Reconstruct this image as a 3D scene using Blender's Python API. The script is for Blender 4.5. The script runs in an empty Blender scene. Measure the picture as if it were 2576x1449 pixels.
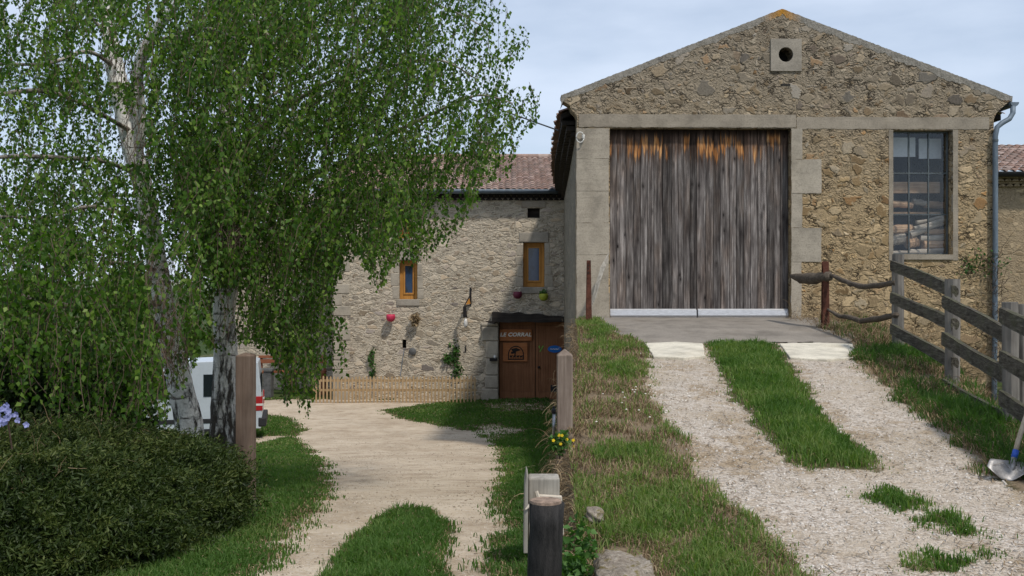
import bpy, bmesh, math, random
import numpy as np
from mathutils import Vector, Matrix
from mathutils.geometry import tessellate_polygon
random.seed(7)
rng = np.random.default_rng(11)
R = math.radians

# ------------------------------------------------------------------ scene, camera
sc = bpy.context.scene
COL = sc.collection
F, CX, CY, E = 2504.4, 1288.0, 724.5, 1.65          # focal length in photo units, centre, eye height
cam_d = bpy.data.cameras.new('camera'); cam = bpy.data.objects.new('camera', cam_d); COL.objects.link(cam)
cam.location = (0, 0, E); cam.rotation_euler = (R(90), 0, 0)
cam_d.lens = 35.0; cam_d.sensor_width = 36; cam_d.clip_start = 0.05; cam_d.clip_end = 6000
sc.camera = cam
sc.view_settings.view_transform = 'Standard'; sc.view_settings.look = 'None'
sc.view_settings.exposure = 0; sc.view_settings.gamma = 1
sc.render.engine = 'CYCLES'
sc.cycles.max_bounces = 8; sc.cycles.transparent_max_bounces = 12
sc.cycles.use_denoising = True

def W(px, py, d): return Vector(((px-CX)/F*d, d, E-(py-CY)/F*d))

# ------------------------------------------------------------------ material helpers
class NT:
    def __init__(s, name):
        s.m = bpy.data.materials.new(name); s.m.use_nodes = True
        s.t = s.m.node_tree; s.t.nodes.clear()
        s.out = s.n('ShaderNodeOutputMaterial')
    def n(s, typ, **kw):
        nd = s.t.nodes.new(typ)
        for k, v in kw.items():
            if k in nd.inputs.keys() if hasattr(nd.inputs, 'keys') else False: nd.inputs[k].default_value = v
            else: setattr(nd, k, v)
        return nd
    def l(s, a, b): s.t.links.new(a, b)
    def setin(s, sock, v):
        if isinstance(v, bpy.types.NodeSocket): s.l(v, sock)
        elif isinstance(v, (tuple, list)) and len(v) == 3 and sock.type == 'RGBA': sock.default_value = (*v, 1)
        else: sock.default_value = v
    def math(s, op, a, b=0.0, c=None, clamp=False):
        nd = s.n('ShaderNodeMath'); nd.operation = op; nd.use_clamp = clamp
        s.setin(nd.inputs[0], a); s.setin(nd.inputs[1], b)
        if c is not None: s.setin(nd.inputs[2], c)
        return nd.outputs[0]
    def vmath(s, op, a, b=None, scale=None):
        nd = s.n('ShaderNodeVectorMath'); nd.operation = op
        s.setin(nd.inputs[0], a)
        if b is not None: s.setin(nd.inputs[1], b)
        if scale is not None: s.setin(nd.inputs['Scale'], scale)
        return nd.outputs[0]
    def mix(s, f, a, b, mode='MIX'):
        nd = s.n('ShaderNodeMix'); nd.data_type = 'RGBA'; nd.blend_type = mode; nd.clamp_factor = True
        s.setin(nd.inputs[0], f); s.setin(nd.inputs[6], a); s.setin(nd.inputs[7], b)
        return nd.outputs[2]
    def mixf(s, f, a, b):
        nd = s.n('ShaderNodeMix'); nd.data_type = 'FLOAT'
        s.setin(nd.inputs[0], f); s.setin(nd.inputs[2], a); s.setin(nd.inputs[3], b)
        return nd.outputs[0]
    def noise(s, vec, scale, detail=4, rough=0.55, dim='3D'):
        nd = s.n('ShaderNodeTexNoise'); nd.noise_dimensions = dim
        s.l(vec, nd.inputs['Vector']); nd.inputs['Scale'].default_value = scale
        nd.inputs['Detail'].default_value = detail; nd.inputs['Roughness'].default_value = rough
        return nd
    def voro(s, vec, scale, feature='F1', rand=1.0):
        nd = s.n('ShaderNodeTexVoronoi'); nd.feature = feature
        s.l(vec, nd.inputs['Vector']); nd.inputs['Scale'].default_value = scale
        nd.inputs['Randomness'].default_value = rand
        return nd
    def ramp(s, fac, stops, interp='LINEAR'):
        nd = s.n('ShaderNodeValToRGB'); cr = nd.color_ramp; cr.interpolation = interp
        while len(cr.elements) < len(stops): cr.elements.new(0.5)
        for e, (p, c) in zip(cr.elements, stops):
            e.position = p; e.color = (*c, 1) if len(c) == 3 else c
        s.setin(nd.inputs[0], fac); return nd.outputs[0]
    def sstep(s, x, a, b):
        nd = s.n('ShaderNodeMapRange'); nd.interpolation_type = 'SMOOTHSTEP'
        s.setin(nd.inputs[0], x); s.setin(nd.inputs[1], a); s.setin(nd.inputs[2], b)
        return nd.outputs[0]
    def coord(s, scale=(1, 1, 1), kind='Object'):
        tc = s.n('ShaderNodeTexCoord'); mp = s.n('ShaderNodeMapping')
        mp.inputs['Scale'].default_value = scale
        s.l(tc.outputs[kind], mp.inputs[0]); return mp.outputs[0]
    def attr(s, name='Col'):
        a = s.n('ShaderNodeAttribute'); a.attribute_name = name; return a
    def sep(s, v):
        nd = s.n('ShaderNodeSeparateXYZ'); s.l(v, nd.inputs[0]); return nd.outputs
    def comb(s, x, y, z):
        nd = s.n('ShaderNodeCombineXYZ')
        for i, v in enumerate((x, y, z)): s.setin(nd.inputs[i], v)
        return nd.outputs[0]
    def bump(s, h, strength=0.5, dist=0.02, normal=None):
        nd = s.n('ShaderNodeBump'); nd.inputs['Strength'].default_value = strength
        nd.inputs['Distance'].default_value = dist; s.l(h, nd.inputs['Height'])
        if normal is not None: s.l(normal, nd.inputs['Normal'])
        return nd.outputs[0]
    def pbr(s, col, rough=0.8, metal=0.0, normal=None, spec=0.3, **kw):
        p = s.n('ShaderNodeBsdfPrincipled')
        s.setin(p.inputs['Base Color'], col); s.setin(p.inputs['Roughness'], rough)
        s.setin(p.inputs['Metallic'], metal); s.setin(p.inputs['Specular IOR Level'], spec)
        for k, v in kw.items(): s.setin(p.inputs[k], v)
        if normal is not None: s.l(normal, p.inputs['Normal'])
        s.l(p.outputs[0], s.out.inputs[0]); return p

M = {}
def simple(name, c, rough=0.7, metal=0.0, var=0.25, scale=12, bump=0.15, spec=0.3, stretch=(1, 1, 1)):
    n = NT(name); v = n.coord(stretch)
    a = n.noise(v, scale, 5).outputs[0]; b = n.noise(v, scale*7, 3).outputs[0]
    f = n.math('ADD', n.math('MULTIPLY', a, 0.65), n.math('MULTIPLY', b, 0.35))
    lo = tuple(x*(1-var*1.6) for x in c); hi = tuple(min(1, x*(1+var*1.3)) for x in c)
    col = n.ramp(f, [(0.3, lo), (0.7, hi)])
    n.pbr(col, rough, metal, n.bump(f, bump, 0.01), spec)
    M[name] = n.m; return n.m

def stone_mat(name, S1, S2, stones, mortar, zstretch=1.4, mwidth=0.09, crack=0.5, bigshare=0.6, bumpd=0.035, low=None, lowz=(0, 3)):
    n = NT(name); v0 = n.coord((1, 1, zstretch)); vraw = n.coord((1, 1, 1))
    dn = n.noise(v0, 2.2, 3).outputs['Color']; dn2 = n.noise(v0, 9, 3).outputs['Color']
    off = n.vmath('ADD', n.vmath('SCALE', n.vmath('SUBTRACT', dn, (0.5, 0.5, 0.5)), scale=0.26),
                  n.vmath('SCALE', n.vmath('SUBTRACT', dn2, (0.5, 0.5, 0.5)), scale=0.17))
    v = n.vmath('ADD', v0, off)
    vb, eb = n.voro(v, S1), n.voro(v, S1, 'DISTANCE_TO_EDGE')
    vs, es = n.voro(v, S2), n.voro(v, S2, 'DISTANCE_TO_EDGE')
    rb = n.sep(vb.outputs['Color']); rs = n.sep(vs.outputs['Color'])
    isbig = n.math('GREATER_THAN', rb[2], bigshare)
    e_small = n.math('MINIMUM', n.math('MULTIPLY', es.outputs[0], S1/S2*1.25), eb.outputs[0])
    e = n.mixf(isbig, e_small, eb.outputs[0])
    rid = n.mixf(isbig, rs[0], rb[0]); rid2 = n.mixf(isbig, rs[1], rb[1])
    scol = n.ramp(rid, stones)
    fine = n.noise(vraw, 28, 6, 0.7).outputs[0]; mid = n.noise(vraw, 5, 5, 0.6).outputs[0]; vfine = n.noise(vraw, 90, 4, 0.7).outputs[0]
    scol = n.mix(n.math('MULTIPLY', n.sstep(fine, 0.35, 0.75), 0.55), scol, n.mix(0.75, scol, (0.05, 0.04, 0.03)))
    bright = n.math('ADD', 0.62, n.math('MULTIPLY', rid2, 0.75))
    scol = n.mix(1.0, scol, n.comb(bright, bright, bright), 'MULTIPLY')
    mw = n.math('ADD', mwidth*0.35, n.math('MULTIPLY', n.sstep(mid, 0.38, 0.66), mwidth*1.7))
    mfac = n.math('SUBTRACT', 1.0, n.sstep(e, n.math('MULTIPLY', mw, 0.55), mw))
    mcol = n.mix(n.sstep(fine, 0.3, 0.7), tuple(x*0.72 for x in mortar), tuple(min(1, x*1.15) for x in mortar))
    col = n.mix(mfac, scol, mcol)
    ck = n.noise(v0, 3.6, 4).outputs[0]
    inner = n.math('SUBTRACT', 1.0, n.sstep(e, 0.012, 0.045))
    ckm = n.math('MULTIPLY', n.math('MULTIPLY', inner, n.sstep(ck, 0.50, 0.62)), crack)
    col = n.mix(ckm, col, (0.025, 0.02, 0.016))
    stain = n.noise(n.coord((1, 1, 0.35)), 0.9, 5, 0.6).outputs[0]
    col = n.mix(n.math('MULTIPLY', n.sstep(stain, 0.45, 0.75), 0.45), col, n.mix(1.0, col, (0.62, 0.6, 0.58), 'MULTIPLY'))
    col = n.mix(n.math('MULTIPLY', n.sstep(vfine, 0.4, 0.7), 0.35), col, n.mix(1.0, col, (0.5, 0.48, 0.45), 'MULTIPLY'))
    if low is not None:
        z = n.sep(vraw)[2]
        fz = n.math('SUBTRACT', 1.0, n.sstep(n.math('ADD', z, n.math('MULTIPLY', n.math('SUBTRACT', mid, 0.5), 2.0)), lowz[0], lowz[1]))
        col = n.mix(fz, col, n.mix(1.0, col, low, 'MULTIPLY'))
    h = n.math('ADD', n.math('MULTIPLY', n.sstep(e, 0.0, 0.16), 0.55),
        n.math('ADD', n.math('MULTIPLY', rid2, 0.16), n.math('ADD', n.math('MULTIPLY', fine, 0.32), n.math('MULTIPLY', ckm, -0.6))))
    n.pbr(col, 0.92, 0, n.bump(h, 0.9, bumpd), 0.15)
    M[name] = n.m; return n.m

stone_mat('barn_rubble', 3.9, 8.4,
    [(0.0, (0.185, 0.135, 0.085)), (0.16, (0.30, 0.23, 0.148)), (0.32, (0.225, 0.19, 0.148)), (0.46, (0.355, 0.28, 0.185)), (0.58, (0.275, 0.25, 0.215)),
     (0.74, (0.41, 0.335, 0.235)), (0.86, (0.22, 0.195, 0.17)), (0.95, (0.33, 0.20, 0.095)), (1.0, (0.42, 0.39, 0.34))],
    (0.31, 0.258, 0.19), 1.3, 0.15, 0.9, 0.6, 0.048, low=(1.34, 1.20, 0.95), lowz=(1.8, 5.0))
stone_mat('side_rubble', 3.4, 7.5, [(0, (0.20, 0.18, 0.14)), (0.5, (0.26, 0.23, 0.18)), (1, (0.33, 0.29, 0.21))], (0.25, 0.225, 0.175), 1.3, 0.14, 0.6, 0.6, 0.04)
stone_mat('house_rubble', 3.2, 6.0,
    [(0, (0.38, 0.30, 0.21)), (0.2, (0.51, 0.43, 0.325)), (0.42, (0.46, 0.395, 0.315)), (0.6, (0.56, 0.48, 0.37)), (0.8, (0.49, 0.385, 0.27)), (0.92, (0.39, 0.33, 0.275)), (1, (0.33, 0.285, 0.25))],
    (0.60, 0.52, 0.405), 1.9, 0.15, 0.30, 0.5, 0.06)
stone_mat('annex_rubble', 4.0, 9.0, [(0, (0.33, 0.25, 0.155)), (0.5, (0.38, 0.29, 0.18)), (1, (0.42, 0.33, 0.215))], (0.37, 0.29, 0.19), 1.6, 0.16, 0.15, 0.5, 0.02)

def concrete(name, c, s=1.0):
    n = NT(name); v = n.coord((1, 1, 1)); vs = n.coord((0.4, 1, 9))
    a = n.noise(v, 2.0*s, 6, 0.6).outputs[0]; b = n.noise(v, 40*s, 4, 0.7).outputs[0]; lay = n.noise(vs, 1.6, 5, 0.7).outputs[0]
    k = n.noise(n.coord((1.6, 1, 0.4)), 1.3, 4).outputs[0]
    col = n.ramp(a, [(0.28, tuple(x*0.62 for x in c)), (0.5, c), (0.75, tuple(min(1, x*1.25) for x in c))])
    col = n.mix(n.math('MULTIPLY', n.sstep(b, 0.45, 0.7), 0.45), col, tuple(x*0.42 for x in c))
    col = n.mix(n.math('MULTIPLY', n.sstep(lay, 0.5, 0.75), 0.35), col, tuple(x*0.6 for x in c))
    col = n.mix(n.math('MULTIPLY', n.sstep(k, 0.52, 0.75), 0.5), col, n.mix(1, col, (0.7, 0.66, 0.6), 'MULTIPLY'))
    h = n.math('ADD', n.math('MULTIPLY', b, 0.5), n.math('MULTIPLY', lay, 0.6))
    n.pbr(col, 0.93, 0, n.bump(h, 0.7, 0.015), 0.15); M[name] = n.m
concrete('cement', (0.31, 0.268, 0.212)); concrete('cement_grey', (0.32, 0.285, 0.235)); concrete('cement_pale', (0.375, 0.33, 0.265))
concrete('slab_white', (0.62, 0.575, 0.475), 1.4); concrete('apron_concrete', (0.235, 0.21, 0.18))

# coping with a patch of orange lichen
n = NT('coping'); v = n.coord()
a = n.noise(v, 6, 6, 0.65).outputs[0]; b = n.noise(v, 45, 4, 0.7).outputs[0]
col = n.ramp(n.math('ADD', n.math('MULTIPLY', a, 0.55), n.math('MULTIPLY', b, 0.45)), [(0.3, (0.13, 0.12, 0.11)), (0.48, (0.29, 0.265, 0.225)), (0.68, (0.43, 0.40, 0.36))])
at = n.attr(); lich = n.math('MULTIPLY', n.sep(at.outputs['Color'])[0], n.sstep(n.math('ADD', n.noise(v, 5, 4).outputs[0], n.math('MULTIPLY', n.sep(at.outputs['Color'])[0], 0.35)), 0.5, 0.62))
col = n.mix(lich, col, n.mix(b, (0.42, 0.17, 0.02), (0.62, 0.33, 0.06)))
n.pbr(col, 0.95, 0, n.bump(n.math('ADD', a, n.math('MULTIPLY', b, 0.6)), 0.9, 0.03), 0.1); M['coping'] = n.m

# weathered barn boards : Col.r = board id, Col.g = distance below lintel 0..1
n = NT('barn_boards'); at = n.attr(); ac = n.sep(at.outputs['Color'])
tc = n.n('ShaderNodeTexCoord'); p = n.sep(tc.outputs['Object'])
vec = n.comb(n.math('ADD', n.math('MULTIPLY', p[0], 17.0), n.math('MULTIPLY', ac[0], 211)), p[1], n.math('ADD', n.math('MULTIPLY', p[2], 0.9), n.math('MULTIPLY', ac[0], 57)))
vec2 = n.comb(n.math('ADD', n.math('MULTIPLY', p[0], 9.0), n.math('MULTIPLY', ac[0], 91)), p[1], n.math('ADD', n.math('MULTIPLY', p[2], 1.3), n.math('MULTIPLY', ac[0], 33)))
vk = n.comb(n.math('ADD', n.math('MULTIPLY', p[0], 6.5), n.math('MULTIPLY', ac[0], 47)), 0.0, n.math('ADD', n.math('MULTIPLY', p[2], 2.6), n.math('MULTIPLY', ac[0], 71)))
g1 = n.noise(vec, 1.6, 6, 0.65); g2 = n.noise(vec2, 1.0, 4, 0.6)
kn = n.voro(vk, 1.0); kd = kn.outputs['Distance']
knot = n.math('SUBTRACT', 1, n.sstep(kd, 0.05, 0.15)); ring = n.math('MULTIPLY', n.math('SUBTRACT', 1, n.sstep(kd, 0.12, 0.30)), 0.45)
f = n.math('ADD', n.math('MULTIPLY', g1.outputs[0], 0.62), n.math('MULTIPLY', g2.outputs[0], 0.38))
col = n.ramp(f, [(0.30, (0.016, 0.014, 0.014)), (0.41, (0.058, 0.053, 0.053)), (0.51, (0.118, 0.110, 0.108)), (0.62, (0.26, 0.25, 0.248)), (0.74, (0.46, 0.44, 0.43))])
tone = n.math('ADD', 0.5, n.math('MULTIPLY', n.n('ShaderNodeTexWhiteNoise').outputs[0], 0.0))
wn = n.n('ShaderNodeTexWhiteNoise'); wn.noise_dimensions = '1D'; n.l(ac[0], wn.inputs['W'])
tone = n.math('ADD', 0.42, n.math('MULTIPLY', wn.outputs[0], 0.95))
col = n.mix(1, col, n.comb(n.math('MULTIPLY', tone, 1.08), n.math('MULTIPLY', tone, 1.02), n.math('MULTIPLY', tone, 0.97)), 'MULTIPLY')
brn = n.noise(n.comb(n.math('ADD', n.math('MULTIPLY', p[0], 3.0), n.math('MULTIPLY', ac[0], 13)), 0.0, n.math('MULTIPLY', p[2], 0.9)), 1.0, 4, 0.6).outputs[0]
col = n.mix(n.math('MULTIPLY', n.sstep(brn, 0.45, 0.68), 0.55), col, n.mix(1, col, (1.02, 0.84, 0.70), 'MULTIPLY'))
col = n.mix(n.math('MAXIMUM', knot, ring), col, (0.018, 0.015, 0.014))
wn2 = n.n('ShaderNodeTexWhiteNoise'); wn2.noise_dimensions = '1D'; n.l(n.math('ADD', ac[0], 3.3), wn2.inputs['W'])
# freshly split orange patches under the lintel
streak = n.noise(n.comb(n.math('ADD', n.math('MULTIPLY', p[0], 15.0), n.math('MULTIPLY', ac[0], 19)), 0.0, n.math('MULTIPLY', p[2], 0.7)), 1.0, 5, 0.7).outputs[0]
wn3 = n.n('ShaderNodeTexWhiteNoise'); wn3.noise_dimensions = '1D'; n.l(n.math('ADD', ac[0], 7.7), wn3.inputs['W'])
depth = n.math('ADD', n.math('ADD', ac[1], n.math('MULTIPLY', n.math('SUBTRACT', wn3.outputs[0], 0.5), 0.06)), n.math('MULTIPLY', n.math('SUBTRACT', streak, 0.5), -0.46))
band = n.math('MULTIPLY', n.sstep(depth, 0.035, 0.07), n.math('SUBTRACT', 1, n.sstep(depth, 0.10, 0.135)))
prob = n.sstep(n.math('ADD', wn2.outputs[0], n.math('MULTIPLY', n.math('SUBTRACT', streak, 0.5), 1.6)), 0.34, 0.54)
om = n.math('MULTIPLY', band, prob)
ocol = n.ramp(g1.outputs[0], [(0.3, (0.12, 0.045, 0.014)), (0.5, (0.36, 0.155, 0.052)), (0.68, (0.66, 0.38, 0.17))])
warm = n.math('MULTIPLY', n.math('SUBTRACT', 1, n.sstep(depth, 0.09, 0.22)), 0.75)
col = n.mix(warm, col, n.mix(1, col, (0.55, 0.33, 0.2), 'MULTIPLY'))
col = n.mix(om, col, ocol)
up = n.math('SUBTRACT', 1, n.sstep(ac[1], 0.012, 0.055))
col = n.mix(n.math('MULTIPLY', up, 0.85), col, (0.018, 0.012, 0.009))  # lintel's cast shadow painted as a dark band on the board tops
n.pbr(col, 0.9, 0, n.bump(n.math('SUBTRACT', f, n.math('MULTIPLY', knot, 0.3)), 0.8, 0.012), 0.15); M['barn_boards'] = n.m

def wood(name, dark, mid, lite, axis=2, s=1.0, moss=None, rough=0.85):
    n = NT(name); tc = n.n('ShaderNodeTexCoord'); sc_ = [22*s, 22*s, 22*s]; sc_[axis] = 1.2*s
    mp = n.n('ShaderNodeMapping'); mp.inputs['Scale'].default_value = sc_; n.l(tc.outputs['Object'], mp.inputs[0])
    a = n.noise(mp.outputs[0], 1.0, 6, 0.65).outputs[0]; b = n.noise(tc.outputs['Object'], 5*s, 4).outputs[0]
    f = n.math('ADD', n.math('MULTIPLY', a, 0.7), n.math('MULTIPLY', b, 0.3))
    col = n.ramp(f, [(0.3, dark), (0.5, mid), (0.7, lite)])
    if moss is not None:
        nm = n.n('ShaderNodeNewGeometry'); nz = n.sep(nm.outputs['Normal'])[2]
        k = n.noise(tc.outputs['Object'], 14, 5, 0.7).outputs[0]
        col = n.mix(n.math('MULTIPLY', n.sstep(n.math('ADD', k, n.math('MULTIPLY', nz, 0.10)), 0.46, 0.62), 0.75), col, moss)
    n.pbr(col, rough, 0, n.bump(f, 0.7, 0.012), 0.2); M[name] = n.m
wood('post_wood', (0.10, 0.075, 0.058), (0.20, 0.155, 0.125), (0.31, 0.255, 0.21))
wood('post_wood_brown', (0.075, 0.05, 0.036), (0.15, 0.105, 0.078), (0.235, 0.175, 0.135))
n = NT('rail_wood'); tc = n.n('ShaderNodeTexCoord'); mp = n.n('ShaderNodeMapping'); mp.inputs['Rotation'].default_value = (R(-14), 0, R(-12)); mp.inputs['Scale'].default_value = (34, 1.6, 34); n.l(tc.outputs['Object'], mp.inputs[0])
a = n.noise(mp.outputs[0], 1.0, 6, 0.7).outputs[0]; b = n.noise(tc.outputs['Object'], 5, 5, 0.65).outputs[0]; c_ = n.noise(tc.outputs['Object'], 55, 4, 0.7).outputs[0]
f = n.math('ADD', n.math('MULTIPLY', a, 0.55), n.math('ADD', n.math('MULTIPLY', b, 0.28), n.math('MULTIPLY', c_, 0.17)))
col = n.ramp(f, [(0.34, (0.018, 0.015, 0.012)), (0.44, (0.062, 0.055, 0.044)), (0.55, (0.125, 0.113, 0.092)), (0.67, (0.25, 0.23, 0.195))])
nz = n.sep(n.n('ShaderNodeNewGeometry').outputs['Normal'])[2]
col = n.mix(n.math('MULTIPLY', n.sstep(n.math('ADD', b, n.math('MULTIPLY', nz, 0.12)), 0.50, 0.66), 0.55), col, (0.062, 0.066, 0.032))
n.pbr(col, 0.92, 0, n.bump(f, 1.0, 0.03), 0.12); M['rail_wood'] = n.m
wood('grey_post', (0.085, 0.078, 0.07), (0.17, 0.155, 0.138), (0.27, 0.25, 0.225), 2)
wood('branch_wood', (0.04, 0.032, 0.024), (0.09, 0.072, 0.055), (0.17, 0.14, 0.11), 0, 1.5)
wood('brown_door', (0.16, 0.066, 0.030), (0.225, 0.098, 0.046), (0.285, 0.135, 0.068), 2, 0.6, None, 0.65)
wood('sign_wood', (0.24, 0.085, 0.03), (0.33, 0.125, 0.047), (0.42, 0.175, 0.075), 0, 1)
wood('bench_wood', (0.14, 0.05, 0.025), (0.23, 0.085, 0.042), (0.32, 0.13, 0.07), 0, 1)
wood('frame_wood', (0.33, 0.14, 0.03), (0.43, 0.20, 0.045), (0.53, 0.27, 0.075), 2, 0.8, None, 0.5)
wood('picket_wood', (0.27, 0.175, 0.088), (0.38, 0.26, 0.14), (0.48, 0.345, 0.20), 2, 1)
wood('dark_beam', (0.012, 0.010, 0.009), (0.028, 0.023, 0.02), (0.06, 0.05, 0.042), 0, 0.8)
wood('board_grey', (0.15, 0.137, 0.117), (0.30, 0.277, 0.238), (0.43, 0.40, 0.35), 2, 1)
wood('board_pale', (0.38, 0.33, 0.26), (0.50, 0.44, 0.36), (0.60, 0.54, 0.45), 2, 1)
wood('shaft_wood', (0.30, 0.24, 0.17), (0.42, 0.35, 0.26), (0.52, 0.45, 0.35), 2, 2)
wood('log_wood', (0.26, 0.15, 0.085), (0.50, 0.32, 0.19), (0.70, 0.52, 0.35), 0, 1.4)
wood('log_bark', (0.16, 0.13, 0.10), (0.42, 0.36, 0.285), (0.64, 0.575, 0.48), 0, 1.1)
simple('tar_black', (0.022, 0.020, 0.019), 0.7, 0, 0.6, 40, 1.0, 0.3, (1, 1, 0.22))
simple('cut_wood', (0.25, 0.18, 0.135), 0.85, 0, 0.4, 30, 0.4)
simple('rust', (0.105, 0.042, 0.028), 0.9, 0.1, 0.45, 14, 0.5, 0.2)
simple('zinc', (0.13, 0.165, 0.20), 0.55, 0.15, 0.25, 6, 0.1, 0.4, (1, 1, 0.3))
simple('zinc_dark', (0.10, 0.115, 0.12), 0.5, 0.3, 0.2, 8, 0.1)
simple('aluminium', (0.50, 0.50, 0.505), 0.35, 0.45, 0.15, 9, 0.15, 0.5, (1, 1, 4))
simple('chrome_grey', (0.35, 0.36, 0.37), 0.35, 0.8, 0.2, 20, 0.1)
simple('van_paint', (0.44, 0.485, 0.52), 0.3, 0, 0.06, 3, 0.0, 0.5)
simple('black_plastic', (0.022, 0.022, 0.024), 0.6, 0, 0.2, 20, 0.05)
simple('tyre_rubber', (0.018, 0.018, 0.018), 0.85, 0, 0.3, 30, 0.1)
simple('lamp_red', (0.34, 0.018, 0.022), 0.25, 0, 0.1, 10, 0.0, 0.5)
simple('lamp_white', (0.6, 0.58, 0.55), 0.25, 0, 0.1, 10, 0.0, 0.5)
simple('lamp_orange', (0.55, 0.2, 0.03), 0.25, 0, 0.1, 10, 0.0, 0.5)
simple('blue_plastic', (0.012, 0.075, 0.40), 0.4, 0, 0.15, 20, 0.05, 0.5)
simple('sign_blue', (0.01, 0.12, 0.42), 0.45, 0, 0.1, 20, 0.0)
simple('white_paint', (0.72, 0.68, 0.60), 0.6, 0, 0.12, 20, 0.0)
simple('logo_black', (0.013, 0.010, 0.008), 0.7, 0, 0.2, 20, 0.0)
simple('logo_green', (0.16, 0.34, 0.05), 0.5, 0, 0.1, 20, 0.0)
simple('pot_pink', (0.50, 0.035, 0.085), 0.45, 0, 0.2, 10, 0.0)
simple('pot_purple', (0.12, 0.018, 0.04), 0.5, 0, 0.2, 10, 0.0)
simple('pot_lime', (0.30, 0.33, 0.035), 0.5, 0, 0.2, 10, 0.0)
simple('iron', (0.018, 0.016, 0.016), 0.6, 0.3, 0.3, 30, 0.2)
simple('dark_inside', (0.03, 0.027, 0.024), 0.95, 0, 0.3, 4, 0.1)
simple('inside_plaster', (0.10, 0.10, 0.095), 0.95, 0, 0.3, 3, 0.1)
simple('white_sheet', (0.78, 0.79, 0.79), 0.7, 0, 0.1, 3, 0.05)
simple('steel_blade', (0.30, 0.29, 0.285), 0.5, 0.55, 0.3, 14, 0.25, 0.4)
simple('porcelain', (0.6, 0.59, 0.55), 0.3, 0, 0.08, 10, 0)
simple('cable', (0.05, 0.05, 0.052), 0.6, 0, 0.2, 10, 0)
simple('roof_under', (0.022, 0.018, 0.015), 0.95, 0, 0.5, 9, 0.6)
simple('dark_stone', (0.10, 0.10, 0.098), 0.9, 0, 0.4, 8, 0.6)
simple('bare_soil', (0.12, 0.085, 0.055), 0.95, 0, 0.5, 9, 0.8)
simple('petal_blue', (0.30, 0.32, 0.58), 0.6, 0, 0.2, 30, 0.1)
simple('petal_yellow', (0.72, 0.50, 0.02), 0.6, 0, 0.2, 30, 0.1)
simple('petal_red', (0.42, 0.05, 0.05), 0.6, 0, 0.2, 30, 0.1)

# bank stone with moss
n = NT('bank_stone'); v = n.coord()
a = n.noise(v, 7, 6, 0.7).outputs[0]; b = n.noise(v, 40, 5, 0.7).outputs[0]
col = n.ramp(n.math('ADD', n.math('MULTIPLY', a, 0.5), n.math('MULTIPLY', b, 0.5)), [(0.34, (0.15, 0.12, 0.09)), (0.5, (0.33, 0.28, 0.225)), (0.64, (0.52, 0.46, 0.385))])
z = n.sep(v)[2]
col = n.mix(n.math('MULTIPLY', n.sstep(n.noise(v, 11, 5, 0.7).outputs[0], 0.52, 0.62), 0.8), col, (0.17, 0.135, 0.03))
n.pbr(col, 0.95, 0, n.bump(n.math('ADD', a, b), 1.0, 0.03), 0.1); M['bank_stone'] = n.m

# birch bark : Col.r = height 0..1 (0 base)
n = NT('birch_bark'); at = n.attr(); hgt = n.sep(at.outputs['Color'])[0]
v = n.coord((1, 1, 1)); vl = n.coord((1.5, 1.5, 9)); vv = n.coord((4, 4, 1.1))
len_ = n.noise(vl, 1.6, 5, 0.7).outputs[0]; patch = n.noise(v, 2.6, 5, 0.65).outputs[0]; fis = n.noise(vv, 2.6, 6, 0.7).outputs[0]; fin = n.noise(v, 40, 4).outputs[0]
white = n.ramp(patch, [(0.3, (0.60, 0.57, 0.53)), (0.5, (0.80, 0.77, 0.73)), (0.75, (0.88, 0.86, 0.82))])
white = n.mix(n.math('MULTIPLY', n.sstep(fin, 0.4, 0.7), 0.35), white, (0.25, 0.23, 0.21))
lent = n.sstep(len_, 0.58, 0.66)
dk = n.math('SUBTRACT', n.math('ADD', n.math('MULTIPLY', n.sstep(fis, 0.40, 0.58), 1.0), n.math('MULTIPLY', n.math('SUBTRACT', 1, hgt), 0.55)), 0.62)
fis_m = n.sstep(n.math('ADD', fis, n.math('MULTIPLY', n.math('SUBTRACT', 0.30, hgt), 0.9)), 0.50, 0.62)
dm = n.math('MAXIMUM', n.math('MULTIPLY', lent, 0.75), fis_m)
col = n.mix(dm, white, n.mix(fin, (0.022, 0.018, 0.015), (0.11, 0.095, 0.08)))
n.pbr(col, 0.85, 0, n.bump(n.math('SUBTRACT', n.math('MULTIPLY', fin, 0.3), dm), 0.9, 0.03), 0.2); M['birch_bark'] = n.m
simple('twig', (0.085, 0.058, 0.04), 0.85, 0, 0.3, 30, 0.2)
simple('branch_bark', (0.27, 0.24, 0.205), 0.9, 0, 0.55, 9, 0.6)
simple('dead_wood', (0.42, 0.37, 0.30), 0.9, 0, 0.3, 12, 0.3)

def leafmat(name, c0, c1, c2, transl=0.35, rough=0.5, tmul=(1.25, 1.5, 0.5)):
    n = NT(name); a = n.sep(n.attr().outputs['Color'])[0]
    col = n.ramp(a, [(0.0, c0), (0.5, c1), (1.0, c2)])
    p = n.n('ShaderNodeBsdfPrincipled'); n.l(col, p.inputs['Base Color']); p.inputs['Roughness'].default_value = rough; p.inputs['Specular IOR Level'].default_value = 0.22
    t = n.n('ShaderNodeBsdfTranslucent'); n.l(n.mix(1, col, tmul, 'MULTIPLY'), t.inputs[0])
    mx = n.n('ShaderNodeMixShader'); mx.inputs[0].default_value = transl
    n.l(p.outputs[0], mx.inputs[1]); n.l(t.outputs[0], mx.inputs[2]); n.l(mx.outputs[0], n.out.inputs[0]); M[name] = n.m
leafmat('birch_leaf', (0.015, 0.046, 0.005), (0.068, 0.140, 0.018), (0.245, 0.335, 0.075), 0.46, 0.42)
leafmat('hedge_leaf', (0.011, 0.022, 0.005), (0.038, 0.060, 0.012), (0.120, 0.140, 0.036), 0.2)
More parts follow.
